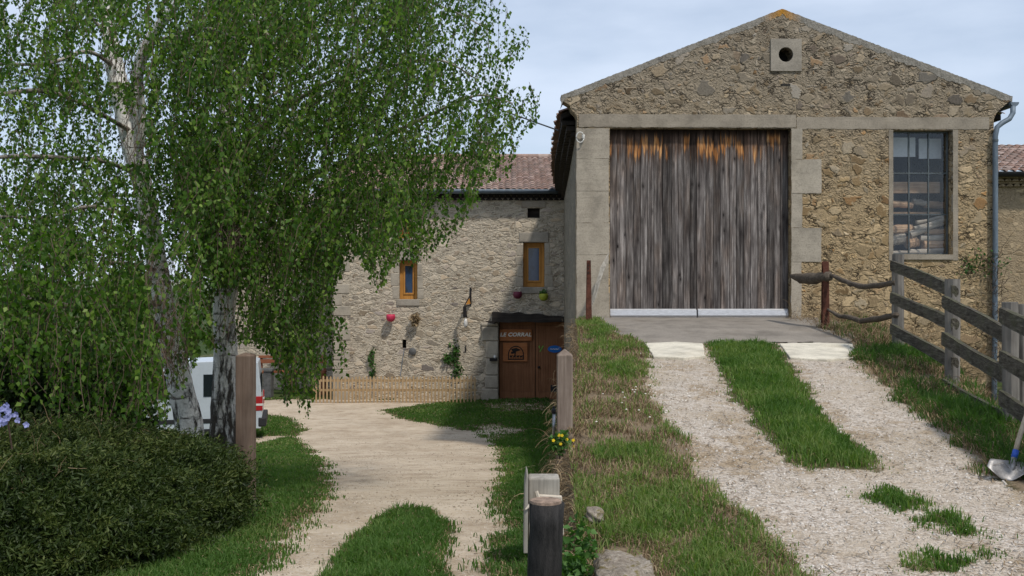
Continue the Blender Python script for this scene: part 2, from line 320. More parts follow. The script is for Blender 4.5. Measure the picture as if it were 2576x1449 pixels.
leafmat('shrub_leaf', (0.010, 0.022, 0.006), (0.022, 0.045, 0.010), (0.04, 0.075, 0.018), 0.2)
leafmat('plant_leaf', (0.035, 0.085, 0.02), (0.06, 0.14, 0.03), (0.10, 0.20, 0.05), 0.3)
leafmat('grass_blade', (0.036, 0.090, 0.016), (0.092, 0.172, 0.036), (0.23, 0.275, 0.095), 0.45, 0.6)
leafmat('dry_blade', (0.13, 0.085, 0.048), (0.26, 0.185, 0.105), (0.40, 0.31, 0.19), 0.2, 0.8, (1, 1, 1))

# glass
def glass(name, tint, trans, rough=0.05):
    n = NT(name); v = n.coord()
    g = n.n('ShaderNodeBsdfGlossy'); g.inputs['Roughness'].default_value = rough; g.inputs[0].default_value = (0.85, 0.9, 0.95, 1)
    t = n.n('ShaderNodeBsdfTransparent'); t.inputs[0].default_value = (*tint, 1)
    d = n.n('ShaderNodeBsdfDiffuse'); d.inputs[0].default_value = (0.09, 0.105, 0.12, 1)
    lw = n.n('ShaderNodeFresnel'); lw.inputs[0].default_value = 1.5
    dirt = n.sstep(n.noise(v, 3, 5, 0.65).outputs[0], 0.35, 0.75)
    m1 = n.n('ShaderNodeMixShader'); n.l(n.math('MULTIPLY', dirt, 1-trans), m1.inputs[0]); n.l(t.outputs[0], m1.inputs[1]); n.l(d.outputs[0], m1.inputs[2])
    m2 = n.n('ShaderNodeMixShader'); n.l(n.math('ADD', lw.outputs[0], 0.01, clamp=True), m2.inputs[0]); n.l(m1.outputs[0], m2.inputs[1]); n.l(g.outputs[0], m2.inputs[2])
    n.l(m2.outputs[0], n.out.inputs[0]); M[name] = n.m
glass('dusty_glass', (0.93, 0.95, 0.97), 0.86, 0.05)
n = NT('house_glass'); v = n.coord((1, 1, 0.6)); k = n.sstep(n.noise(v, 2.4, 3).outputs[0], 0.4, 0.62)
n.pbr(n.mix(k, (0.022, 0.05, 0.11), (0.01, 0.016, 0.022)), 0.06, 0, None, 0.6); M['house_glass'] = n.m
n = NT('van_glass'); n.pbr((0.012, 0.016, 0.02), 0.05, 0, None, 0.6); M['van_glass'] = n.m

# roof tiles : Col = per tile random
n = NT('roof_tile'); a = n.sep(n.attr().outputs['Color']); v = n.coord()
col = n.ramp(a[0], [(0, (0.20, 0.125, 0.095)), (0.25, (0.29, 0.185, 0.145)), (0.5, (0.24, 0.18, 0.15)), (0.75, (0.36, 0.245, 0.20)), (1, (0.40, 0.31, 0.265))])
k = n.noise(v, 3.5, 5, 0.65).outputs[0]; k2 = n.noise(v, 30, 4).outputs[0]
col = n.mix(n.math('MULTIPLY', n.sstep(k, 0.45, 0.68), 0.6), col, (0.15, 0.115, 0.10))
col = n.mix(n.math('MULTIPLY', n.sstep(k2, 0.45, 0.7), 0.4), col, (0.10, 0.075, 0.065))
n.pbr(col, 0.9, 0, n.bump(k2, 0.5, 0.02), 0.15); M['roof_tile'] = n.m

# ground materials : Col.r = bare track, g = dryness, b = special
n = NT('yard_ground'); at = n.sep(n.attr().outputs['Color']); v = n.coord()
big = n.noise(v, 0.6, 5).outputs[0]; md = n.noise(v, 4, 6, 0.65).outputs[0]; fn = n.noise(v, 45, 5, 0.7).outputs[0]; pb = n.voro(v, 55).outputs['Color']
sand = n.ramp(n.math('ADD', n.math('MULTIPLY', md, 0.55), n.math('MULTIPLY', fn, 0.45)), [(0.3, (0.30, 0.235, 0.165)), (0.5, (0.48, 0.395, 0.295)), (0.7, (0.60, 0.515, 0.405))])
st1 = n.noise(n.coord((1.0, 2.4, 1)), 1.1, 6, 0.68).outputs[0]
sand = n.mix(n.math('MULTIPLY', n.sstep(big, 0.40, 0.62), 0.6), sand, n.mix(1, sand, (0.74, 0.70, 0.66), 'MULTIPLY'))
sand = n.mix(n.math('MULTIPLY', n.sstep(st1, 0.50, 0.66), 0.55), sand, n.mix(1, sand, (0.62, 0.58, 0.53), 'MULTIPLY'))
sand = n.mix(n.math('MULTIPLY', n.sstep(n.sep(pb)[0], 0.75, 0.9), 0.4), sand, (0.52, 0.475, 0.41))
grass = n.ramp(n.math('ADD', n.math('MULTIPLY', md, 0.6), n.math('MULTIPLY', fn, 0.4)), [(0.3, (0.016, 0.032, 0.008)), (0.5, (0.034, 0.058, 0.014)), (0.7, (0.075, 0.09, 0.028))])
grass = n.mix(n.sstep(n.math('ADD', at[1], n.math('MULTIPLY', n.math('SUBTRACT', md, 0.5), 0.7)), 0.35, 0.75), grass, n.mix(fn, (0.14, 0.105, 0.06), (0.24, 0.20, 0.12)))
f = n.sstep(n.math('ADD', at[0], n.math('MULTIPLY', n.math('SUBTRACT', n.math('ADD', n.math('MULTIPLY', md, 0.6), n.math('MULTIPLY', fn, 0.4)), 0.5), 1.3)), 0.36, 0.62)
col = n.mix(f, grass, sand)
n.pbr(col, 0.97, 0, n.bump(n.math('ADD', n.math('MULTIPLY', md, 0.6), n.math('MULTIPLY', fn, 0.5)), 0.8, 0.03), 0.1); M['yard_ground'] = n.m

n = NT('ramp_ground'); at = n.sep(n.attr().outputs['Color']); v = n.coord()
big = n.noise(v, 0.9, 5).outputs[0]; md = n.noise(v, 5, 6, 0.65).outputs[0]; fn = n.noise(v, 38, 5, 0.75).outputs[0]
vo = n.voro(v, 42); pc = n.sep(vo.outputs['Color']); vo2 = n.voro(v, 95); pc2 = n.sep(vo2.outputs['Color'])
grav = n.ramp(n.math('ADD', n.math('MULTIPLY', pc[0], 0.45), n.math('ADD', n.math('MULTIPLY', fn, 0.3), n.math('MULTIPLY', pc2[0], 0.25))), [(0.16, (0.23, 0.18, 0.14)), (0.34, (0.39, 0.33, 0.27)), (0.56, (0.53, 0.465, 0.395)), (0.9, (0.70, 0.645, 0.58))])
grav = n.mix(n.math('MULTIPLY', n.sstep(md, 0.48, 0.68), 0.6), grav, n.mix(fn, (0.30, 0.225, 0.15), (0.46, 0.375, 0.28)))
grav = n.mix(n.math('MULTIPLY', n.sstep(n.math('ADD', at[1], n.math('MULTIPLY', n.math('SUBTRACT', md, 0.5), 1.4)), 0.30, 0.78), 0.8), grav, n.mix(fn, (0.25, 0.18, 0.11), (0.43, 0.335, 0.225)))
grav = n.mix(n.math('MULTIPLY', n.sstep(big, 0.42, 0.62), 0.5), grav, n.mix(fn, (0.33, 0.265, 0.19), (0.50, 0.43, 0.34)))
gr = n.ramp(n.math('ADD', n.math('MULTIPLY', md, 0.55), n.math('MULTIPLY', fn, 0.45)), [(0.3, (0.05, 0.055, 0.022)), (0.5, (0.10, 0.09, 0.045)), (0.7, (0.19, 0.155, 0.09))])
dry = n.mix(fn, (0.12, 0.085, 0.055), (0.30, 0.235, 0.16))
gr = n.mix(n.sstep(n.math('ADD', at[1], n.math('MULTIPLY', n.math('SUBTRACT', md, 0.5), 0.8)), 0.3, 0.7), gr, dry)
nm = n.math('SUBTRACT', n.math('ADD', n.math('MULTIPLY', md, 0.65), n.math('MULTIPLY', fn, 0.35)), 0.5)
f = n.sstep(n.math('ADD', at[0], n.math('MULTIPLY', nm, 1.3)), 0.36, 0.62)
col = n.mix(f, gr, grav)
n.pbr(col, 0.97, 0, n.bump(n.math('ADD', n.math('MULTIPLY', n.math('SUBTRACT', 1, vo.outputs['Distance']), 0.6), n.math('MULTIPLY', fn, 0.6)), 0.9, 0.025), 0.1); M['ramp_ground'] = n.m
n = NT('gravel_stone'); a = n.sep(n.attr().outputs['Color'])[0]
n.pbr(n.ramp(a, [(0, (0.26, 0.22, 0.175)), (0.5, (0.46, 0.41, 0.35)), (1, (0.62, 0.58, 0.53))]), 0.9, 0, None, 0.2); M['gravel_stone'] = n.m
n = NT('lane_stone'); a = n.sep(n.attr().outputs['Color'])[0]
n.pbr(n.ramp(a, [(0, (0.20, 0.16, 0.115)), (0.6, (0.36, 0.30, 0.225)), (1, (0.55, 0.48, 0.39))]), 0.9, 0, None, 0.2); M['lane_stone'] = n.m
n = NT('hill_mat'); v = n.coord(); a = n.noise(v, 0.03, 6, 0.6).outputs[0]
n.pbr(n.ramp(a, [(0.35, (0.10, 0.14, 0.10)), (0.55, (0.17, 0.20, 0.14)), (0.7, (0.26, 0.27, 0.20))]), 1, 0, None, 0); M['hill_mat'] = n.m

# ------------------------------------------------------------------ mesh helpers
ROOTMAT = {}
def tag(o, label=None, cat=None, group=None, kind=None):
    if label: o['label'] = label
    if cat: o['category'] = cat
    if group: o['group'] = group
    if kind: o['kind'] = kind
    return o
def empty(name, loc, rz=0, label=None, cat=None, group=None):
    o = bpy.data.objects.new(name, None); COL.objects.link(o); o.empty_display_size = 0.2
    o.location = loc; o.rotation_euler = (0, 0, rz)
    ROOTMAT[o] = Matrix.Translation(Vector(loc)) @ Matrix.Rotation(rz, 4, 'Z')
    return tag(o, label, cat, group)
def link(name, me, mat, parent=None):
    for m_ in (mat if isinstance(mat, (list, tuple)) else [mat]): me.materials.append(M[m_])
    o = bpy.data.objects.new(name, me); COL.objects.link(o)
    if parent is not None: o.parent = parent; ROOTMAT[o] = ROOTMAT[parent]
    else: ROOTMAT[o] = Matrix.Identity(4)
    return o
class MB:
    """collects shapes in world coordinates; build() links them as one object"""
    def __init__(s): s.v, s.f, s.c, s.col, s.mi, s.m = [], [], [], (0.5, 0.5, 0.5), [], 0
    def add(s, vs, fs):
        b = len(s.v); s.v += [tuple(x) for x in vs]; s.c += [s.col]*len(vs)
        s.f += [tuple(i+b for i in f) for f in fs]; s.mi += [s.m]*len(fs)
    def box(s, lo, hi, T=None):
        x0, y0, z0 = lo; x1, y1, z1 = hi
        vs = [Vector(p) for p in ((x0,y0,z0),(x1,y0,z0),(x1,y1,z0),(x0,y1,z0),(x0,y0,z1),(x1,y0,z1),(x1,y1,z1),(x0,y1,z1))]
        if T is not None: vs = [T @ p for p in vs]
        s.add(vs, [(0,3,2,1),(4,5,6,7),(0,1,5,4),(1,2,6,5),(2,3,7,6),(3,0,4,7)])
    def prism(s, poly, axis_vec, T=None):
        """poly: list of 3D points (planar), extruded along axis_vec"""
        a = Vector(axis_vec); n_ = len(poly)
        vs = [Vector(p) for p in poly]+[Vector(p)+a for p in poly]
        if T is not None: vs = [T @ p for p in vs]
        tri = tessellate_polygon([[Vector(p) for p in poly]])
        fs = [tuple(t) for t in tri]+[tuple(i+n_ for i in reversed(t)) for t in tri]
        fs += [(i, (i+1) % n_, n_+(i+1) % n_, n_+i) for i in range(n_)]
        s.add(vs, fs)
    def tube(s, pts, rad, n_=8, caps=True, rough=0.0, cols=None):
        pts = [Vector(p) for p in pts]; rad = rad if isinstance(rad, (list, tuple)) else [rad]*len(pts)
        up = Vector((0, 0, 1)); vs = []; base = len(s.v); t0 = (pts[1]-pts[0]).normalized()
        ref = up if abs(t0.dot(up)) < 0.9 else Vector((1, 0, 0))
        for i, p in enumerate(pts):
            t = (pts[min(i+1, len(pts)-1)]-pts[max(i-1, 0)]).normalized()
            x = t.cross(ref).normalized(); y = x.cross(t).normalized(); 
            for k in range(n_):
                a = 2*math.pi*k/n_; r = rad[i]*(1+rough*(random.random()-0.5)*2)
                vs.append(p+x*(r*math.cos(a))+y*(r*math.sin(a)))
        fs = []
        for i in range(len(pts)-1):
            for k in range(n_):
                k2 = (k+1) % n_
                fs.append((i*n_+k, i*n_+k2, (i+1)*n_+k2, (i+1)*n_+k))
        if caps:
            fs.append(tuple(reversed(range(n_)))); fs.append(tuple((len(pts)-1)*n_+k for k in range(n_)))
        c0 = len(s.c); s.add(vs, fs)
        if cols is not None:
            for i in range(len(pts)):
                for k in range(n_): s.c[c0+i*n_+k] = cols[i]
    def lathe(s, c, prof, n_=20, axis=None):
        """prof: (r,z) list around a vertical axis at c (or matrix axis)"""
        T = axis if axis is not None else Matrix.Translation(Vector(c)); vs = []
        for r, z in prof:
            for k in range(n_):
                a = 2*math.pi*k/n_; vs.append(T @ Vector((r*math.cos(a), r*math.sin(a), z)))
        m_ = len(prof); fs = [(i*n_+k, i*n_+(k+1) % n_, (i+1)*n_+(k+1) % n_, (i+1)*n_+k) for i in range(m_-1) for k in range(n_)]
        fs.append(tuple(reversed(range(n_)))); fs.append(tuple((m_-1)*n_+k for k in range(n_)))
        s.add(vs, fs)
    def build(s, name, mat, parent=None, smooth=False, bevel=0, segs=2, normals=True):
        me = bpy.data.meshes.new(name); inv = ROOTMAT[parent].inverted() if parent is not None else Matrix.Identity(4)
        me.from_pydata([tuple(inv @ Vector(p)) for p in s.v], [], s.f); me.update()
        ca = me.color_attributes.new('Col', 'FLOAT_COLOR', 'POINT')
        ca.data.foreach_set('color', np.array([(*c, 1.0) for c in s.c], dtype=np.float32).ravel())
        if any(s.mi): me.polygons.foreach_set('material_index', s.mi)
        if normals:
            bm = bmesh.new(); bm.from_mesh(me); bmesh.ops.recalc_face_normals(bm, faces=bm.faces)
            bm.to_mesh(me); bm.free()
        if smooth: me.polygons.foreach_set('use_smooth', [True]*len(me.polygons))
        o = link(name, me, mat, parent)
        if bevel:
            b = o.modifiers.new('bevel', 'BEVEL'); b.width = bevel; b.segments = segs; b.limit_method = 'ANGLE'; b.angle_limit = R(40)
        return o
def npmesh(name, V, faces_quads, faces_tris, colr, mat, parent=None, smooth=False):
    """fast mesh from numpy arrays. V (n,3); quads (m,4); tris (k,3); colr (n,) scalar"""
    me = bpy.data.meshes.new(name)
    if parent is not None:
        inv = np.array(ROOTMAT[parent].inverted()); V = V @ inv[:3, :3].T + inv[:3, 3]
    q = np.zeros((0, 4), int) if faces_quads is None else faces_quads; t = np.zeros((0, 3), int) if faces_tris is None else faces_tris
    me.vertices.add(len(V)); me.vertices.foreach_set('co', V.astype(np.float32).ravel())
    nl = q.size+t.size; me.loops.add(nl); me.loops.foreach_set('vertex_index', np.concatenate([q.ravel(), t.ravel()]).astype(np.int32))
    npoly = len(q)+len(t); me.polygons.add(npoly)
    ls = np.concatenate([np.arange(len(q))*4, q.size+np.arange(len(t))*3]); 
    me.polygons.foreach_set('loop_start', ls.astype(np.int32))
    me.update(calc_edges=True); me.validate()
    ca = me.color_attributes.new('Col', 'FLOAT_COLOR', 'POINT'); cc = np.ones((len(V), 4), np.float32)
    colr = np.asarray(colr)
    if colr.ndim == 1: cc[:, :3] = colr[:, None]
    else: cc[:, :3] = colr
    ca.data.foreach_set('color', cc.ravel())
    if smooth: me.polygons.foreach_set('use_smooth', [True]*npoly)
    return link(name, me, mat, parent)
def interp(x, pts):
    xs, ys = zip(*pts); return np.interp(x, xs, ys)
def sstep(x, a, b):
    t = np.clip((x-a)/(b-a), 0, 1); return t*t*(3-2*t)
# value noise for numpy
_perm = np.random.default_rng(5).random((256, 256))
def vnoise(x, y, s=1.0):
    x = np.asarray(x)*s; y = np.asarray(y)*s; xi = np.floor(x).astype(int); yi = np.floor(y).astype(int); fx, fy = x-xi, y-yi
    fx = fx*fx*(3-2*fx); fy = fy*fy*(3-2*fy); g = lambda a, b: _perm[a & 255, b & 255]
    return (g(xi, yi)*(1-fx)+g(xi+1, yi)*fx)*(1-fy)+(g(xi, yi+1)*(1-fx)+g(xi+1, yi+1)*fx)*fy
def fbm(x, y, s=1.0): return vnoise(x, y, s)*0.5+vnoise(x, y, s*2.1)*0.3+vnoise(x, y, s*4.7)*0.2
def sdpoly(X, Y, poly):
    """signed distance, positive inside"""
    X = np.asarray(X, float); Y = np.asarray(Y, float); d = np.full(X.shape, 1e9); ins = np.zeros(X.shape, bool)
    P = np.array([(p[0], p[1]) for p in poly])
    for i in range(len(P)):
        a, b = P[i], P[(i+1) % len(P)]; e = b-a; L = max(e@e, 1e-12)
        t = np.clip(((X-a[0])*e[0]+(Y-a[1])*e[1])/L, 0, 1)
        d = np.minimum(d, np.hypot(X-a[0]-t*e[0], Y-a[1]-t*e[1]))
        c = ((a[1] > Y) != (b[1] > Y)); 
        with np.errstate(divide='ignore', invalid='ignore'):
            xx = a[0]+(Y-a[1])/(b[1]-a[1] if b[1] != a[1] else 1e-9)*e[0]
        ins ^= c & (X < xx)
    return np.where(ins, d, -d)

# ------------------------------------------------------------------ terrain
BARN_D = 19.3; HOUSE_D = 33.4
HL = [(0, 1.58), (5.5, 1.66), (9, 1.98), (14, 2.68), (20, 3.30), (25, 3.68), (33.4, 3.76), (80, 3.9), (3000, 3.9)]
HR = [(0, 1.6), (7, 1.72), (9.3, 1.85), (14, 2.15), (19, 2.35), (30, 2.5), (80, 3.5), (3000, 3.9)]
HT = [(0, 1.66), (4, 1.70), (5.5, 1.60), (10, 1.275), (15, 0.905), (17.2, 0.69), (18.3, 0.61), (19.4, 0.585), (25, 0.585)]
XL = [(0, -0.2), (4, 0.30), (5.5, 0.45), (9.3, 0.56), (12, 0.80), (15, 1.06), (18.5, 1.24), (19.4, 1.26)]
XR = [(0, 3.2), (5, 3.95), (7.3, 4.35), (9.3, 4.85), (11.85, 5.45), (14.6, 5.9), (17, 6.25), (19.4, 6.7)]
def ground_h(x, d):
    t = sstep(x, 1.6, 4.4); return interp(d, HL)*(1-t)+interp(d, HR)*t
def ground_z(x, d): return E-ground_h(x, d)+(fbm(x, d, 0.9)-0.5)*0.05*np.clip((40-np.asarray(d))/10, 0, 1)
def ramp_z(x, d):
    return E-interp(d, HT)+(fbm(np.asarray(x)+31, d, 1.6)-0.5)*0.05*np.clip((17.5-np.asarray(d))/3, 0, 1)
DS = np.linspace(3.2, 70, 4000)
def cast(px, py, hf):
    k = (py-CY)/F; x = (px-CX)/F*DS; diff = hf(x, DS)-k*DS
    s_ = np.where((diff[:-1] > 0) & (diff[1:] <= 0))[0]
    d = DS[s_[0]] if len(s_) else 3.2 if diff[0] <= 0 else 70
    return ((px-CX)/F*d, d)
rp = lambda pts: [cast(a, b, lambda x, d: interp(d, HT)) for a, b in pts]
gp = lambda pts: [cast(a, b, ground_h) for a, b in pts]

# lower yard masks (polygons traced on the ground)
DIRT = gp([(600,1480),(690,1410),(745,1350),(800,1280),(832,1215),(815,1165),(770,1120),(735,1096),(640,1118),(640,1098),(738,1098),(768,1080),(730,1052),(640,1036),(560,1030),(560,1012),(700,1006),(860,1004),(985,1008),(1080,1003),(1170,1002),(1100,1012),(960,1034),(1010,1056),(1110,1072),(1205,1092),(1252,1125),(1262,1190),(1248,1290),(1245,1380),(1240,1480)])
ISLAND = gp([(800,1490),(850,1420),(900,1365),(960,1312),(1020,1288),(1075,1290),(1108,1318),(1112,1370),(1095,1490)])
WALKP = gp([(560,962),(760,966),(765,977),(560,976)])
GREYP = gp([(1130,1088),(1250,1066),(1330,1080),(1290,1100),(1240,1110)])
PATCHG = gp([(1190,1012),(1400,1012),(1400,1034),(1250,1040)])
def yard_dirt(x, y):
    j = (fbm(x, y, 1.7)-0.5)*0.55; jj = (fbm(x, y, 6)-0.5)*0.25
    a = sdpoly(x, y, DIRT)+j*0.8+jj; b = sdpoly(x, y, ISLAND)+j*0.3+jj*0.5
    m_ = sstep(a, -0.30, 0.22)*(1-sstep(b, -0.12, 0.08))
    m_ = np.maximum(m_, 0.62*sstep(sdpoly(x, y, GREYP)+j*2, -0.3, 0.5)); m_ = np.maximum(m_, 0.5*sstep(sdpoly(x, y, PATCHG)+j*2, -0.3, 0.6))
    return np.maximum(m_, sstep(sdpoly(x, y, WALKP), -0.2, 0.1))
xs = np.concatenate([-np.geomspace(2600, 12.5, 26), np.arange(-12, 3.0, 0.085), np.arange(3.0, 12, 0.3), np.geomspace(12.5, 2600, 26)])
ys = np.concatenate([[-60, -20, -8, -3, 0, 2], np.arange(3, 14, 0.07), np.arange(14, 36, 0.12), np.geomspace(36.5, 4000, 40)])
GX, GY = np.meshgrid(xs, ys); V = np.stack([GX, GY, ground_z(GX, GY)], -1).reshape(-1, 3)
nx, ny = len(xs), len(ys); idx = np.arange(nx*ny).reshape(ny, nx)
Q = np.stack([idx[:-1, :-1], idx[:-1, 1:], idx[1:, 1:], idx[1:, :-1]], -1).reshape(-1, 4)
dm = yard_dirt(V[:, 0], V[:, 1]); dryn = fbm(V[:, 0]+9, V[:, 1], 0.5)*0.9-0.1
dryn = np.maximum(dryn, 0.9*np.exp(-np.abs(dm-0.45)*6))
g = npmesh('ground', V, Q, None, np.stack([dm, dryn, dm*0], -1), 'yard_ground', smooth=True); tag(g, kind='structure')

# raised ramp up to the barn door
RAMP_TRACK_L = rp([(1615,856),(1622,902),(1632,960),(1655,1030),(1695,1095),(1740,1170),(1800,1250),(1890,1325),(1975,1390),(2060,1480),(2700,1480),(2700,1330),(2576,1240),(2460,1172),(2385,1100),(2300,1032),(2205,960),(2150,902),(2146,856)])
RAMP_STRIP = rp([(1765,862),(1955,862),(2003,930),(2060,1015),(2125,1090),(2228,1160),(2205,1187),(2120,1182),(2030,1182),(1965,1160),(1920,1105),(1870,1040),(1820,970)])
P1_ = rp([(2150,1240),(2230,1225),(2330,1275),(2335,1290),(2240,1288),(2170,1268)]); P2_ = rp([(2310,1305),(2400,1290),(2505,1350),(2480,1370),(2380,1350)])
P3_ = rp([(2285,1405),(2340,1400),(2345,1425),(2290,1425)]); P4_ = rp([(2355,1405),(2420,1410),(2410,1430),(2360,1430)]); P5_ = rp([(2430,1365),(2540,1390),(2560,1420),(2450,1400)])
APRON = rp([(1500,812),(1560,845),(1622,868),(1770,864),(1955,864),(2148,866),(2100,840),(2010,808)])
def ramp_masks(x, y):
    j = (fbm(x+3, y, 2.2)-0.5)*0.5; jj = (fbm(x, y+7, 8)-0.5)*0.18
    t = sstep(sdpoly(x, y, RAMP_TRACK_L)+j*0.6+jj, -0.16, 0.16)
    s_ = sdpoly(x, y, RAMP_STRIP)+j*0.35+jj
    gm = sstep(s_, -0.16, 0.20)
    for P in (P1_, P2_, P3_, P4_): gm = np.maximum(gm, sstep(sdpoly(x, y, P)+j*0.6+jj*1.6, -0.16, 0.20))
    gm = np.maximum(gm, 0.5*sstep(sdpoly(x, y, P5_)+j*0.5+jj, -0.1, 0.1))
    grass = np.maximum(1-t, gm)
    dry = np.where(sdpoly(x, y, RAMP_TRACK_L) > 0, np.clip((fbm(x+7, y*0.6+2, 1.3)-0.5)*2.4+0.02, 0, 0.7), (fbm(x+17, y*0.8+2, 1.5)-0.5)*3.8+0.62)
    edge = np.exp(-np.abs(sdpoly(x, y, RAMP_TRACK_L)+0.10)*3.6); dry = np.maximum(dry, 0.75*edge)
    dl = x-interp(y, XL); dry = dry+0.5*np.exp(-np.clip(dl, 0, 9)*5.5)
    dry = dry+1.1*sstep(y, 14.6, 15.8)*(x > 4.9)
    sE = np.exp(-np.abs(s_+0.05)*5.0)*0.6; dry = np.maximum(np.where(gm > 0.3, dry*0.45, dry), sE)
    return grass, dry, np.clip(np.maximum(sstep(sdpoly(x, y, APRON), -0.1, 0.15), sstep(y, 17.0, 17.5)*sstep(x, 1.45, 1.8)*sstep(x, 6.1, 5.6)), 0, 1)
yy = np.arange(3.0, BARN_D+0.02, 0.06); tt = np.linspace(0, 1, 96)
XLv, XRv = interp(yy, XL), interp(yy, XR)
wob = (fbm(yy*0+2, yy, 2.5)-0.5)*0.22
top = np.stack([np.stack([(XLv+wob)*(1-t)+(XRv)*t, yy, yy*0], -1) for t in tt], 1)      # (ny, nt, 3)
top[..., 2] = ramp_z(top[..., 0], top[..., 1])
edl = np.clip((top[..., 0]-(XLv+wob)[:, None])/0.22, 0, 1); edr = np.clip((XRv[:, None]-top[..., 0])/0.35, 0, 1)
top[..., 2] -= 0.10*(1-edl)**2+0.14*(1-edr)**2
sL = top[:, 0].copy(); sL[:, 0] -= 0.10; sL[:, 2] -= 0.25; sL2 = sL.copy(); sL2[:, 0] -= 0.15; sL2[:, 2] = ground_z(sL2[:, 0], sL2[:, 1])-0.1
sL[:, 2] = np.maximum(sL[:, 2], sL2[:, 2])
sR = top[:, -1].copy(); sR[:, 0] += 0.15; sR[:, 2] -= 0.3; sR2 = sR.copy(); sR2[:, 0] += 0.55; sR2[:, 2] = ground_z(sR2[:, 0], sR2[:, 1])-0.1
sR[:, 2] = np.maximum(sR[:, 2], sR2[:, 2])
allv = np.concatenate([sL2[:, None], sL[:, None], top, sR[:, None], sR2[:, None]], 1)
ny_, nt_ = allv.shape[:2]; idx = np.arange(ny_*nt_).reshape(ny_, nt_)
Q = np.stack([idx[:-1, :-1], idx[:-1, 1:], idx[1:, 1:], idx[1:, :-1]], -1).reshape(-1, 4)
V = allv.reshape(-1, 3); gmask, dryv, apr = ramp_masks(V[:, 0], V[:, 1])
trk = np.where(gmask > 0, 1-gmask, 1.0); sk = np.zeros((ny_, nt_)); sk[:, :2] = 1; sk[:, -2:] = 1; sk = sk.ravel()
trk = np.where(sk > 0, 0, trk); dryv = np.where(sk > 0, 0.9, dryv)
o = npmesh('ramp_path', V, Q, None, np.stack([trk, dryv, apr], -1), 'ramp_ground', smooth=True); tag(o, kind='structure')

# concrete apron and the two pale wheel slabs
def sheet(name, poly, mat, lift, n_=0.12, kind='structure'):
    P = np.array(poly); lo, hi = P.min(0), P.max(0)
    gx = np.arange(lo[0], hi[0]+n_, n_); gy = np.arange(lo[1], hi[1]+n_, n_); A, B = np.meshgrid(gx, gy)
    sd = sdpoly(A, B, poly)+(fbm(A, B, 5)-0.5)*(0.10 if kind else 0.03); keep = sd > 0
    z = ramp_z(A, B)+lift*np.clip(sd/0.05, 0, 1); idx = np.arange(A.size).reshape(A.shape)
    Q = np.stack([idx[:-1, :-1], idx[:-1, 1:], idx[1:, 1:], idx[1:, :-1]], -1).reshape(-1, 4)
    k = keep.ravel(); Q = Q[k[Q].all(1)]
    used = np.unique(Q); rem = -np.ones(A.size, int); rem[used] = np.arange(len(used))
    V = np.stack([A, B, z], -1).reshape(-1, 3)[used]
    o = npmesh(name, V, rem[Q], None, np.full(len(V), 0.5), mat, smooth=True); return tag(o, kind=kind)
sheet('concrete_apron', [(1.28, 19.28), (1.5, 17.2)]+APRON[2:6]+[(6.0, 17.2), (6.0, 19.28)], 'apron_concrete', 0.02, 0.05)
for k, poly in enumerate(([(1622,868),(1700,865),(1768,868),(1774,900),(1720,905),(1645,902)], [(1962,869),(2060,867),(2146,870),(2154,905),(2080,910),(1988,905)])):
    P = [np.array(p) for p in rp(poly)]; pts = []
    for a in range(len(P)):
        for t_ in np.linspace(0, 1, 8, endpoint=False): q = P[a]*(1-t_)+P[(a+1) % len(P)]*t_; pts.append(q+rng.normal(size=2)*0.006)
    zs = [float(E-interp(q[1], HT))+0.035 for q in pts]; w = MB(); w.prism([Vector((q[0], q[1], z)) for q, z in zip(pts, zs)], (0, 0, -0.12)); s_ = w.build('wheel_slab', 'slab_white', bevel=0.012)
    tag(s_, ['pale concrete slab at the head of the left gravel wheel track', 'pale concrete slab at the head of the right gravel wheel track'][k], 'slab', 'pale slabs before the barn')

SHV = cast(2535, 1212, lambda x, d: interp(d, HT))
# ------------------------------------------------------------------ grass, gravel, dry stems
def blades(name, X, Y, Z, H, wd, colr, mat, lean=0.5, kindlabel=None):
    n_ = len(X); a = rng.random(n_)*2*np.pi; la = rng.random(n_)*2*np.pi; le = lean*(0.2+rng.random(n_))
    dx, dy = np.cos(a)*wd/2, np.sin(a)*wd/2; lx, ly = np.cos(la)*H*le, np.sin(la)*H*le
    V = np.zeros((n_, 5, 3))
    V[:, 0] = np.stack([X-dx, Y-dy, Z-0.01], -1); V[:, 1] = np.stack([X+dx, Y+dy, Z-0.01], -1)
    V[:, 2] = np.stack([X-dx*0.75+lx*0.35, Y-dy*0.75+ly*0.35, Z+H*0.6], -1); V[:, 3] = np.stack([X+dx*0.75+lx*0.35, Y+dy*0.75+ly*0.35, Z+H*0.6], -1)
    V[:, 4] = np.stack([X+lx, Y+ly, Z+H*(1-0.35*le)], -1)
    b = np.arange(n_)[:, None]*5; Q = b+np.array([[0, 1, 3, 2]]); T = b+np.array([[2, 3, 4]])
    o = npmesh(name, V.reshape(-1, 3), Q, T, np.repeat(colr, 5), mat); return tag(o, kind='stuff')
def ramp_pts(n_, dmin=4.6, dmax=19):
    u = rng.random(n_); d = dmin+(dmax-dmin)*u**1.35; t = rng.random(n_); return (interp(d, XL)-0.05)*(1-t)+interp(d, XR)*t, d
X, Y = ramp_pts(430000); gm, dr, ap = ramp_masks(X, Y)
tuft = fbm(X, Y, 3.2); pr = gm*np.clip(0.30+0.9*(1-np.clip(dr, 0, 1))+(tuft-0.5)*1.4, 0, 1)*(1-ap)
kp = (rng.random(len(X)) < np.where(gm > 0.4, pr, pr*0.5)) & (np.hypot(X-SHV[0]+0.1, Y-SHV[1]+0.25) > 0.42)
X, Y, gm, dr, tuft = X[kp], Y[kp], gm[kp], dr[kp], tuft[kp]
